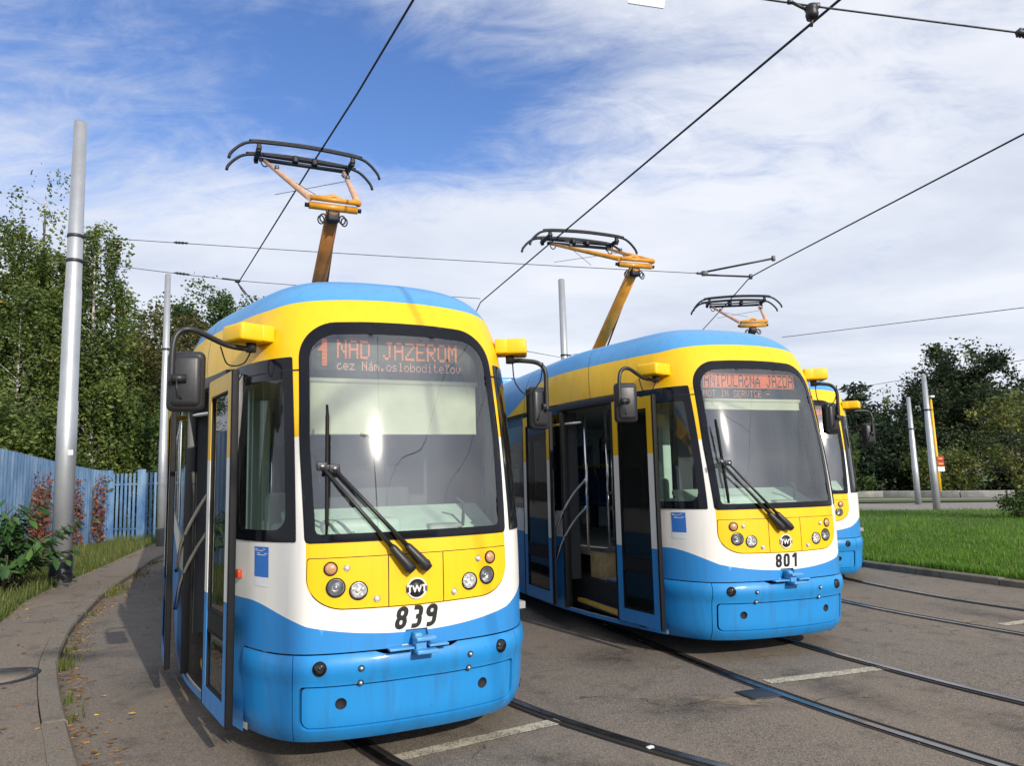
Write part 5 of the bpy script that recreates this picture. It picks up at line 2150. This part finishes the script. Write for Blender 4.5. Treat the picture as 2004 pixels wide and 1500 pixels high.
def tree(label, base, h, rx, rz0, n_clump, n_leaf, leaf, mat, bark, name='tree', style='round', seed=1, group=None, trunk_r=.16, cat='tree', bare=.0, ry=None, clump_r=None, lean=0.0):
    rg = np.random.default_rng(seed)
    ry = ry or rx
    root = empty(name, loc=(base[0], base[1], base[2] if len(base) > 2 else 0))
    tag(root, label, cat, group)
    # clump centres fill an irregular crown
    C = []
    zc = (rz0 + h) / 2
    hz = (h - rz0) / 2
    while len(C) < n_clump:
        p = rg.uniform(-1, 1, 3)
        if style == 'cone':
            t = (p[2] + 1) / 2
            lim = (1 - t) ** .8 * (.75 + .25 * math.sin(t * 34 + seed))
            if math.hypot(p[0], p[1]) > lim or math.hypot(p[0], p[1]) < lim * .35:
                continue
        elif style == 'birch':
            t = (p[2] + 1) / 2
            lim = (1.0 - .66 * max(0, t - .4) / .6) * (.8 + .2 * math.sin(t * 9 + seed + math.atan2(p[1], p[0]) * 2))
            if math.hypot(p[0], p[1]) > lim:
                continue
        elif style == 'umbrella':
            rr = p[0] ** 2 + p[1] ** 2
            if rr + p[2] ** 2 > 1 or p[2] < -.35 + .25 * math.sin(math.atan2(p[1], p[0]) * 3):
                continue
        else:
            rr = np.linalg.norm(p) * (1 + .16 * math.sin(5 * p[0] + seed) + .13 * math.sin(7 * p[2] + 2 * seed))
            if rr > 1 or rr < .35:
                continue
        C.append((p[0] * rx + lean * (p[2] + 1) / 2, p[1] * ry, zc + p[2] * hz))
    C = np.array(C)
    # wood
    mb = MB()
    top = h * (.93 if style == 'birch' else .84 if style == 'cone' else .72)
    tp = [(lean * t + .06 * math.sin(3 * t + seed) * h / 8, .05 * math.cos(4 * t + seed) * h / 8, top * t) for t in np.linspace(0, 1, 7)]
    mb.tube(tp, [trunk_r * (1 - .86 * t) for t in np.linspace(0, 1, 7)], 9)
    trunk = mb.build('trunk', [bark], root)
    mb = MB()
    order = rg.permutation(len(C))[:min(len(C), 90)]
    for i in order:
        c = C[i]
        rise = .55 if style in ('birch', 'round', 'umbrella') else .08
        zt = max(.15 * h, min(top * .97, c[2] - rise * math.hypot(c[0], c[1])))
        t = zt / top
        s0_ = Vector(tuple(np.array([np.interp(t, np.linspace(0, 1, 7), [q[k] for q in tp]) for k in range(3)])))
        e = Vector(c)
        midp = s0_.lerp(e, .55) + Vector((rg.normal() * .12, rg.normal() * .12, .10 * (e - s0_).length))
        r0 = max(.014, trunk_r * (.42 if style == 'birch' else .34) * (1 - .7 * t))
        mb.tube([s0_, midp, e], [r0, r0 * .6, r0 * .2], 5, caps=False)
    tag(mb.build('limbs', [bark], trunk), kind='stuff')
    # leaves
    per = rg.multinomial(n_leaf, rg.dirichlet(np.full(len(C), 3.0)))
    cr = clump_r or rx * .30
    pts, tone = [], []
    for c, k in zip(C, per):
        sg = cr * rg.uniform(.6, 1.25)
        q = np.clip(rg.normal(size=(k, 3)), -1.9, 1.9) * sg * .55
        if style == 'birch':
            # a loose tuft at the twig end and strands of leaves hanging from it
            q *= .6
            ns = int(rg.integers(4, 9))
            sxy = rg.normal(size=(ns, 2)) * sg * .55
            sl = rg.uniform(.5, 2.3, ns) * (.6 + sg)
            m_ = rg.random(k) < .72
            st = rg.integers(0, ns, k)
            dn = rg.random(k)
            q[m_, 0] = sxy[st[m_], 0] * (1 - .2 * dn[m_]) + rg.normal(size=m_.sum()) * .05
            q[m_, 1] = sxy[st[m_], 1] * (1 - .2 * dn[m_]) + rg.normal(size=m_.sum()) * .05
            q[m_, 2] = .15 - dn[m_] * sl[st[m_]]
        elif style == 'cone':
            q[:, 2] *= .35
        pts.append(c + q)
        tone.append(np.clip(rg.normal(.47, .2) + rg.normal(size=k) * .17, 0, .92))
    pts = np.concatenate(pts)
    tone = np.concatenate(tone)
    acc = rg.random(len(tone)) < .003
    tone[acc] = 1.0
    V, Q = leaf_quads(pts, leaf, rg, 1.45 if style != 'cone' else 2.6, .25 if style == 'birch' else 0)
    me = fast_mesh('crown', V, Q, mat, tone)
    put('crown', me, root)
    return root


GL = 'birches and trees behind the blue fence'
tree('tall birch with drooping strands rising left of the tall mast', (-17.6, 27.2), 14.0, 2.9, 3.2, 150, 46000, .095, 'birch_leaf', 'birch_bark', 'birch_tree', 'birch', 11, GL, .17, clump_r=.75)
tree('birch cut by the left edge of the picture', (-20.6, 26.8), 14.0, 2.9, 3.0, 130, 36000, .095, 'birch_leaf', 'birch_bark', 'birch_tree', 'birch', 12, GL, .15, clump_r=.75)
tree('drooping birch just right of the tall mast', (-15.2, 26.6), 11.4, 2.2, 2.4, 130, 36000, .09, 'birch_leaf', 'birch_bark', 'birch_tree', 'birch', 13, GL, .13, clump_r=.65)
tree('bushy birch between the tall birch and the mast, lower', (-17.0, 25.4), 8.8, 2.4, 2.0, 95, 24000, .09, 'birch_leaf', 'birch_bark', 'birch_tree', 'birch', 14, GL, .10, clump_r=.6)
tree('pointed lighter green tree left of the slim mast', (-16.7, 31.5), 10.5, 1.9, 2.0, 90, 22000, .105, 'birch_leaf', 'brown_bark', 'leafy_tree', 'birch', 15, GL, .13, clump_r=.6)
tree('brownish leafy tree behind the slim mast', (-14.3, 30.4), 9.2, 2.7, .9, 110, 28000, .10, 'brownish_leaf', 'brown_bark', 'leafy_tree', 'round', 16, GL, .15, clump_r=.55)
tree('round dark green tree peeking over the 839 roof', (-15.4, 37), 11.6, 3.2, 2, 120, 27000, .12, 'green_leaf', 'brown_bark', 'leafy_tree', 'round', 17, GL, .2, clump_r=.65)
tree('dark green tree at the right end of the left tree row', (-12.3, 34.5), 10.6, 2.8, 1.5, 110, 25000, .115, 'green_leaf', 'brown_bark', 'leafy_tree', 'round', 18, GL, .18, clump_r=.6)
tree('dense shrub behind the barred end of the blue fence', (-13.1, 28.2), 5.4, 2.3, .4, 90, 17000, .09, 'green_leaf', 'brown_bark', 'shrub', 'round', 19, GL, .08, 'shrub', clump_r=.5)
tree('dense shrub behind the fence at the left edge', (-19.4, 23.6), 5.4, 2.6, .5, 90, 16000, .09, 'green_leaf', 'brown_bark', 'shrub', 'round', 20, GL, .08, 'shrub', clump_r=.5)
tree('dense shrub behind the fence left of the tall mast', (-16.3, 23.8), 4.8, 2.2, .4, 85, 16000, .09, 'birch_leaf', 'brown_bark', 'shrub', 'round', 21, GL, .08, 'shrub', clump_r=.5)
tree('tree filling the gap between the birches farther back', (-20.5, 33), 11, 3.6, 1.0, 120, 24000, .125, 'green_leaf', 'brown_bark', 'leafy_tree', 'round', 22, GL, .2, clump_r=.7)

tree('dark leafy tree far behind the birches', (-19.0, 40), 11.5, 4.2, .5, 120, 20000, .16, 'green_leaf', 'brown_bark', 'leafy_tree', 'round', 23, GL, .2, clump_r=.9)
tree('dark leafy tree far behind the slim mast', (-17.2, 42), 10.5, 4.0, .5, 110, 18000, .16, 'green_leaf', 'brown_bark', 'leafy_tree', 'round', 24, GL, .2, clump_r=.9)
GR = 'trees beyond the far road on the right'
tree('dark pine with a pointed top right of the farthest tram', (25.3, 55), 9.3, 2.5, .8, 90, 13000, .17, 'needle_leaf', 'brown_bark', 'pine_tree', 'cone', 31, GR, .2)
tree('pale thin birch between the pine and the big dark tree', (30.0, 60), 8.3, 2.0, 1.5, 40, 6500, .16, 'pale_leaf', 'birch_bark', 'birch_tree', 'birch', 32, GR, .14)
tree('biggest dark tree with a spreading top behind the two masts', (31.2, 51.5), 9.9, 3.9, 1.2, 105, 19000, .17, 'dark_leaf', 'brown_bark', 'dark_tree', 'umbrella', 33, GR, .28, clump_r=.75)
tree('dark bushy tree under the biggest dark tree', (28.6, 49), 6.6, 3.0, .4, 90, 17000, .15, 'dark_leaf', 'brown_bark', 'dark_tree', 'round', 34, GR, .2, clump_r=.7)
tree('dark tree cut by the right edge of the picture', (35.6, 49), 7.6, 3.3, .5, 90, 17000, .15, 'dark_leaf', 'brown_bark', 'dark_tree', 'round', 35, GR, .22, clump_r=.75)
tree('dark evergreen directly right of the farthest tram', (21.9, 47.5), 5.6, 2.3, .3, 60, 12000, .16, 'needle_leaf', 'brown_bark', 'dark_tree', 'round', 36, GR, .2)
tree('dark evergreen between the two masts and the pine', (25.0, 47.4), 5.2, 2.2, .3, 60, 12000, .16, 'dark_leaf', 'brown_bark', 'dark_tree', 'round', 37, GR, .2)
tree('dark blue green spruce behind the yellow lamp post', (29.0, 43.5), 4.6, 1.7, .2, 60, 9000, .14, 'needle_leaf', 'brown_bark', 'spruce_tree', 'cone', 38, GR, .14)
tree('yellowish leafy hedge bush beside the yellow lamp post', (24.2, 42.4), 2.6, 1.9, .2, 45, 8000, .11, 'olive_leaf', 'brown_bark', 'shrub', 'round', 39, GR, .08, 'shrub')
tree('light green sapling bush left of the two masts', (19.5, 43.6), 3.6, 1.1, .4, 35, 5000, .11, 'green_leaf', 'brown_bark', 'shrub', 'round', 40, GR, .07, 'shrub')
tree('dark low shrub at the foot of the right trees', (29.6, 40.6), 2.8, 2.4, .1, 50, 9000, .12, 'dark_leaf', 'brown_bark', 'shrub', 'round', 41, GR, .08, 'shrub')
tree('dark shrub behind the low wall near the right edge', (33.6, 40.4), 4.4, 2.7, .1, 55, 10000, .13, 'dark_leaf', 'brown_bark', 'shrub', 'round', 42, GR, .1, 'shrub')
tree('dark tree row piece far behind the farthest tram', (17.5, 50), 6.0, 3.0, .3, 50, 9000, .18, 'dark_leaf', 'brown_bark', 'dark_tree', 'round', 43, GR, .2)
tree('olive young tree leaning at the right edge of the lawn', (15.25, 23.0, .09), 3.75, 1.15, .75, 48, 5200, .075, 'olive_leaf', 'brown_bark', 'young_tree', 'round', 44, None, .055, clump_r=.34)
tree('low dark bush at the foot of the olive young tree', (15.2, 22.7, .09), .95, .62, .0, 26, 3400, .06, 'green_leaf', 'brown_bark', 'shrub', 'round', 45, None, .03, 'shrub')

# bush with big leaves next to the mast
bush = empty('bush', loc=(-8.95, 12.95, .07))
bush.scale = (1.18, 1.1, 1.22)
tag(bush, 'dark green bush with large pointed leaves at the mast foot', 'bush')
bl = []
for i in range(9):
    xs_ = np.linspace(0, 1, 3)
blade = [(0, -.5, 0), (.17, -.18, .02), (.20, .08, .03), (.11, .33, .02), (0, .5, -.02), (-.11, .33, .02), (-.20, .08, .03), (-.17, -.18, .02), (0, -.18, -.025), (0, .08, -.03), (0, .33, -.02)]
bf = [(0, 1, 8), (1, 2, 9, 8), (2, 3, 10, 9), (3, 4, 10), (0, 8, 7), (8, 9, 6, 7), (9, 10, 5, 6), (10, 4, 5)]
leaf_meshes = []
for tone in (.1, .3, .5, .7, .9):
    me = mesh_from('bush_leaf', blade, bf, 'bush_leaf', smooth=True)
    at_ = me.attributes.new('rnd', 'FLOAT', 'FACE')
    at_.data.foreach_set('value', np.full(len(bf), tone, dtype=np.float32))
    leaf_meshes.append(me)
rb = np.random.default_rng(5)
mb = MB()
spots = []
for i in range(80):
    a = rb.uniform(0, 2 * math.pi)
    rr = rb.uniform(.1, 1.0) ** .7
    tipp = Vector((rr * 1.15 * math.cos(a), rr * .9 * math.sin(a), rb.uniform(.35, 1.5) * (1.12 - .45 * rr)))
    root_ = Vector((rb.uniform(-.3, .3), rb.uniform(-.2, .2), 0))
    midp = root_.lerp(tipp, .5) + Vector((0, 0, .2))
    mb.tube(smooth_path([root_, midp, tipp], 4), [.012] * 4 + [.008] * 4 + [.004], 5, caps=False)
    for t in np.linspace(.35, 1.0, 11):
        spots.append((root_.lerp(tipp, t) + Vector((0, 0, .2 * (1 - abs(2 * t - 1)))), a))
mb.build('stems', ['brown_bark'], bush)
rest_v, rest_f, rest_t = [], [], []
order = sorted(range(len(spots)), key=lambda i: spots[i][0].y - .4 * spots[i][0].z)
for rank, i in enumerate(order):
    p, a = spots[i]
    for rep in range(1):
        an = a + rb.normal() * .9
        eul = Matrix.Translation(p + Vector((math.cos(an), math.sin(an), -.1)) * .09) @ Matrix.Rotation(an - math.pi / 2, 4, 'Z') @ Matrix.Rotation(R(rb.uniform(-55, 5)), 4, 'X') @ Matrix.Rotation(R(rb.normal() * 20), 4, 'Y') @ Matrix.Scale(rb.uniform(.14, .25), 4)
        if rank < 260:
            o = put('leaf', leaf_meshes[int(rb.integers(0, 5))], bush, eul)
        else:
            k = len(rest_v)
            rest_v += [eul @ Vector(v) for v in blade]
            rest_f += [tuple(q + k for q in f) for f in bf]
            rest_t += [rb.uniform(0, .9)] * len(bf)
me = mesh_from('foliage', rest_v, rest_f, 'bush_leaf', smooth=True)
at_ = me.attributes.new('rnd', 'FLOAT', 'FACE')
at_.data.foreach_set('value', np.array(rest_t, dtype=np.float32))
tag(put('foliage', me, bush), kind='stuff')


# red creeper on the fence
def creeper(p0, p1, n, label, seed, zr=(.1, 2.3)):
    rg = np.random.default_rng(seed)
    a, b = np.array(p0), np.array(p1)
    root = empty('creeper', loc=(p0[0], p0[1], 0))
    tag(root, label, 'creeper', 'red creepers on the blue fence')
    t = rg.random(n)
    z = zr[0] + rg.random(n) * (zr[1] - zr[0]) * (.55 + .45 * np.sin(t * 9 + seed) ** 2)
    pts = np.stack([(b[0] - a[0]) * t, (b[1] - a[1]) * t, z], 1)
    d = b - a
    nrm = np.array([d[1], -d[0]]) / np.linalg.norm(d)
    if nrm[0] < 0:
        nrm = -nrm
    off = .05 + np.abs(rg.normal(size=n)) * .07
    pts[:, 0] += nrm[0] * off
    pts[:, 1] += nrm[1] * off
    V, Q = leaf_quads(pts, .085, rg, 1.2, .3)
    put('foliage', fast_mesh('foliage', V, Q, 'creeper_leaf', np.clip(rg.normal(.5, .25, n), 0, 1)), root)
    mb = MB()
    for i in range(5):
        x = rg.random()
        path = [((b[0] - a[0]) * x + nrm[0] * .05, (b[1] - a[1]) * x + nrm[1] * .05 + rg.normal() * .05, zz) for zz in np.linspace(0, zr[1] * .8, 6)]
        mb.tube(path, .012, 5)
    mb.build('stems', ['brown_bark'], root)


creeper((-12.35, 19.0), (-12.85, 20.6), 900, 'thick red creeper patch left of the tall mast', 3)
creeper((-13.35, 22.6), (-13.6, 23.4), 260, 'sparse red creeper strip just right of the tall mast', 4)
creeper((-13.74, 24.3), (-13.86, 25.2), 380, 'narrow red creeper strip next to the barred fence', 6)


# ------------------------------------------------------------------ grass and litter
def blades(name, pts, hmin, hmax, width, mat, label, seed, cat=None, lean=.5):
    rg = np.random.default_rng(seed)
    n = len(pts)
    h = rg.uniform(hmin, hmax, n)
    a = rg.uniform(0, 2 * np.pi, n)
    pts = np.asarray(pts)
    pt = np.sin(pts[:, 0] * 1.7 + 1.1 * np.sin(pts[:, 1] * 1.1)) * np.sin(pts[:, 1] * 1.45 + .9 * np.sin(pts[:, 0] * .8)) + .5 * np.sin(pts[:, 0] * 5.1 + pts[:, 1] * 3.3)
    h = h * (1 + .28 * pt)
    dirx, diry = np.cos(a), np.sin(a)
    ln = rg.uniform(.1, lean, n) * h
    la = rg.uniform(0, 2 * np.pi, n)
    w = width * rg.uniform(.6, 1.3, n)
    base = pts
    t1 = base + np.stack([np.cos(la) * ln * .35, np.sin(la) * ln * .35, h * .6], 1)
    t2 = base + np.stack([np.cos(la) * ln, np.sin(la) * ln, h], 1)
    sx = np.stack([dirx * w, diry * w, np.zeros(n)], 1)
    V = np.stack([base - sx, base + sx, t1 + sx * .7, t1 - sx * .7, t2], 1)
    Vf = V.reshape(-1, 3)
    i0 = np.arange(n) * 5
    T = np.concatenate([np.stack([i0, i0 + 1, i0 + 2], 1), np.stack([i0, i0 + 2, i0 + 3], 1), np.stack([i0 + 3, i0 + 2, i0 + 4], 1)])
    rn = np.clip(rg.normal(.5, .2, n) + .13 * pt, 0, .95)
    rn[rg.random(n) < .03 + .05 * (pt < -.9)] = 1
    me = fast_mesh(name, Vf, T, mat, np.concatenate([rn, rn, rn]))
    o = put(name, me)
    tag(o, label, kind='stuff')
    return o


def scatter_poly(poly, n, rg, yfun=None):
    poly = np.array(poly)
    lo, hi = poly.min(0), poly.max(0)
    out = []
    tot = 0
    while tot < n:
        q = rg.uniform(lo, hi, (n * 2, 2))
        q = q[inside(poly, q)]
        if yfun is not None:
            q = q[rg.random(len(q)) < yfun(q)]
        out.append(q)
        tot += len(q)
    return np.concatenate(out)[:n]


rg = np.random.default_rng(99)
vis_lawn = [(x, y) for x, y in lawn_edge if 9 < y < 26] + [(12.0, 8.6), (24, 16), (26, 25), (19, 26.1), (13.5, 29.1), (9.7, 30.6)]
pl_ = scatter_poly(vis_lawn, 105000, rg, lambda q: np.clip((13.0 / np.hypot(q[:, 0], q[:, 1])) ** 2, .08, 1))
blades('lawn_grass', np.column_stack([pl_, np.full(len(pl_), .085)]), .05, .13, .006, 'grass_blade', 'short green lawn grass', 1)
pc_ = rg.uniform(0, 1, 260)
cl = np.array([path_at(lawn_edge, arclen(lawn_edge), arclen(lawn_edge)[-1] * (.25 + .5 * t)) for t in pc_])
pts = np.repeat(cl, 30, 0) + rg.normal(size=(260 * 30, 2)) * .07 + np.array([.10, .05])
blades('lawn_edge_grass', np.column_stack([pts, np.full(len(pts), .07)]), .08, .2, .006, 'grass_blade', 'longer grass overhanging the lawn kerb', 2)
vg = [p for p in pb if p[1] > 5] + [(-13.2, 25.2), (-12.0, 18.2), (-10.3, 12.6), (-8.2, 8)]
q = scatter_poly(vg, 26000, rg, lambda q: np.clip((12.0 / np.hypot(q[:, 0], q[:, 1])) ** 1.5, .1, 1))
keep = inside(np.array(vg), q)
blades('verge_weeds', np.column_stack([q, np.full(len(q), .07)]), .06, .26, .007, 'weed_blade', 'uneven weeds and grass on the left verge', 3)
# weeds along the kerb foot
kl = arclen(kerb)
pts = []
for c, nb, sp in ((4.0, 70, .07), (4.25, 60, .10), (4.9, 30, .12), (5.7, 25, .2), (7.6, 40, .15), (9.7, 120, .18), (10.3, 140, .2), (12.5, 90, .25), (15.3, 120, .3), (2.6, 30, .08), (2.0, 25, .1)):
    p = np.array(path_at(kerb, kl, c + 2.2))
    pts.append(p + rg.normal(size=(nb, 2)) * sp * np.array([.45, 1.0]) + np.array([.06, 0]))
pts = np.concatenate(pts)
blades('kerb_weeds', np.column_stack([pts, np.full(len(pts), .0)]),   .03, .11, .007, 'weed_blade', 'tufts of green weeds growing at the kerb foot', 4)

# fallen leaves
t = rg.random(900)
t = 1.2 + t * 20
kp = np.array([path_at(kerb, kl, x) for x in t])
kp += np.stack([np.abs(rg.normal(size=900)) * .13 + .02, rg.normal(size=900) * .10], 1)
kp2 = np.array([path_at(pout, arclen(pout), x) for x in rg.uniform(4, 20, 420)]) + rg.normal(size=(420, 2)) * .16
kp3 = np.array([path_at(kerb, kl, x) for x in rg.uniform(1, 14, 160)]) + rg.normal(size=(160, 2)) * np.array([.7, .6])
allp = np.concatenate([kp, kp2, kp3])
zz = np.where(np.arange(len(allp)) < 900, .008, KZ + .006)
far_in = np.arange(len(allp)) >= 1320
zz[far_in] = np.where(rg.random(160) < .5, KZ + .006, KZ + .006)
V, Q = leaf_quads(np.column_stack([allp, zz]), .045, rg, 1.4, 0)
V[:, 2] = np.repeat(zz, 4) + (V[:, 2] - np.repeat(zz, 4)) * .35
V[:, 2] = np.maximum(V[:, 2], np.repeat(zz, 4) - .002)
tag(put('fallen_leaves', fast_mesh('fallen_leaves', V, Q, 'litter_leaf', rg.random(len(allp)))), 'dry brown leaves fallen along the kerb and pavement', kind='stuff')
# crumbs and grit along the rails
pts = []
for nm, tp in TRACKS.items():
    cp = plan2(tp, 14)
    cs = arclen(cp)
    for _ in range(160):
        x, y_ = path_at(cp, cs, rg.uniform(3, cs[-1] - 3))
        pts.append((x + rg.normal() * .8, y_ + rg.normal() * .8, .004))
pts = np.array(pts)
V, Q = leaf_quads(pts, .018, rg, 1.3, 0)
V[:, 2] = np.abs(V[:, 2] - .004) * .4 + .003
tag(put('grit', fast_mesh('grit', V, Q, 'litter_leaf', rg.random(len(pts)) * .6)), 'small crumbs and grit scattered between the rails', kind='stuff')
mb = MB()
mb.box((.83, 5.14, .014), (.05, .03, .012), Matrix.Rotation(.6, 3, 'Z'), bevel=.004)
o = mb.build('paper_scrap', ['sign_white'])
tag(o, 'tiny white scrap lying on the rail in the foreground', 'scrap')

# ------------------------------------------------------------------ things behind the viewer that the windscreens mirror
lp = empty('street_lamp', loc=(7.0, -9.0, 0))
tag(lp, 'double headed street lamp mirrored in the 839 windscreen', 'street lamp')
mb = MB()
mb.tube([(0, 0, 0), (0, 0, 4), (0, 0, 9.2)], [.11, .09, .05], 12)
mb.tube(smooth_path([(0, 0, 9.1), (.1, 0, 9.7), (.6, .1, 10.2), (1.1, .2, 10.35)], 5), .035, 8)
mb.tube(smooth_path([(0, 0, 9.0), (-.3, .3, 9.25), (-1.0, .5, 9.3), (-1.4, .6, 9.2)], 5), .035, 8)
mb.build('post', ['dark_steel'], lp)
for p in ((1.35, .25, 10.35), (-1.65, .66, 9.15)):
    mb = MB()
    mb.box(p, (.62, .24, .10), bevel=.04)
    mb.build('lamp_head', ['dark_steel'], lp)
tree('dark conifer behind the viewer, mirrored in the windscreens', (2.4, -26), 9.5, 2.2, 1.0, 60, 7000, .22, 'needle_leaf', 'brown_bark', 'pine_tree', 'cone', 61, None, .2)
for i, (x, y, h, w, lab) in enumerate(((16, -46, 5.5, 18, 'long low building behind the viewer, left block'), (38, -44, 7, 16, 'long low building behind the viewer, right block'))):
    bl_ = empty('building', loc=(x, y, 0))
    tag(bl_, lab, 'building', 'low buildings behind the viewer')
    mb = MB()
    mb.box((0, 0, h / 2), (w, 9, h))
    mb.build('wall', ['concrete_wall'], bl_)
    mb = MB()
    mb.box((0, 0, h + .1), (w + .6, 9.6, .2))
    mb.build('roof', ['dark_steel'], bl_)
    for k in range(int(w // 3)):
        mb = MB()
        mb.box((-w / 2 + 1.8 + k * 3, 4.52, h * .55), (1.6, .06, 1.5))
        mb.build('window', ['black_gloss'], bl_)
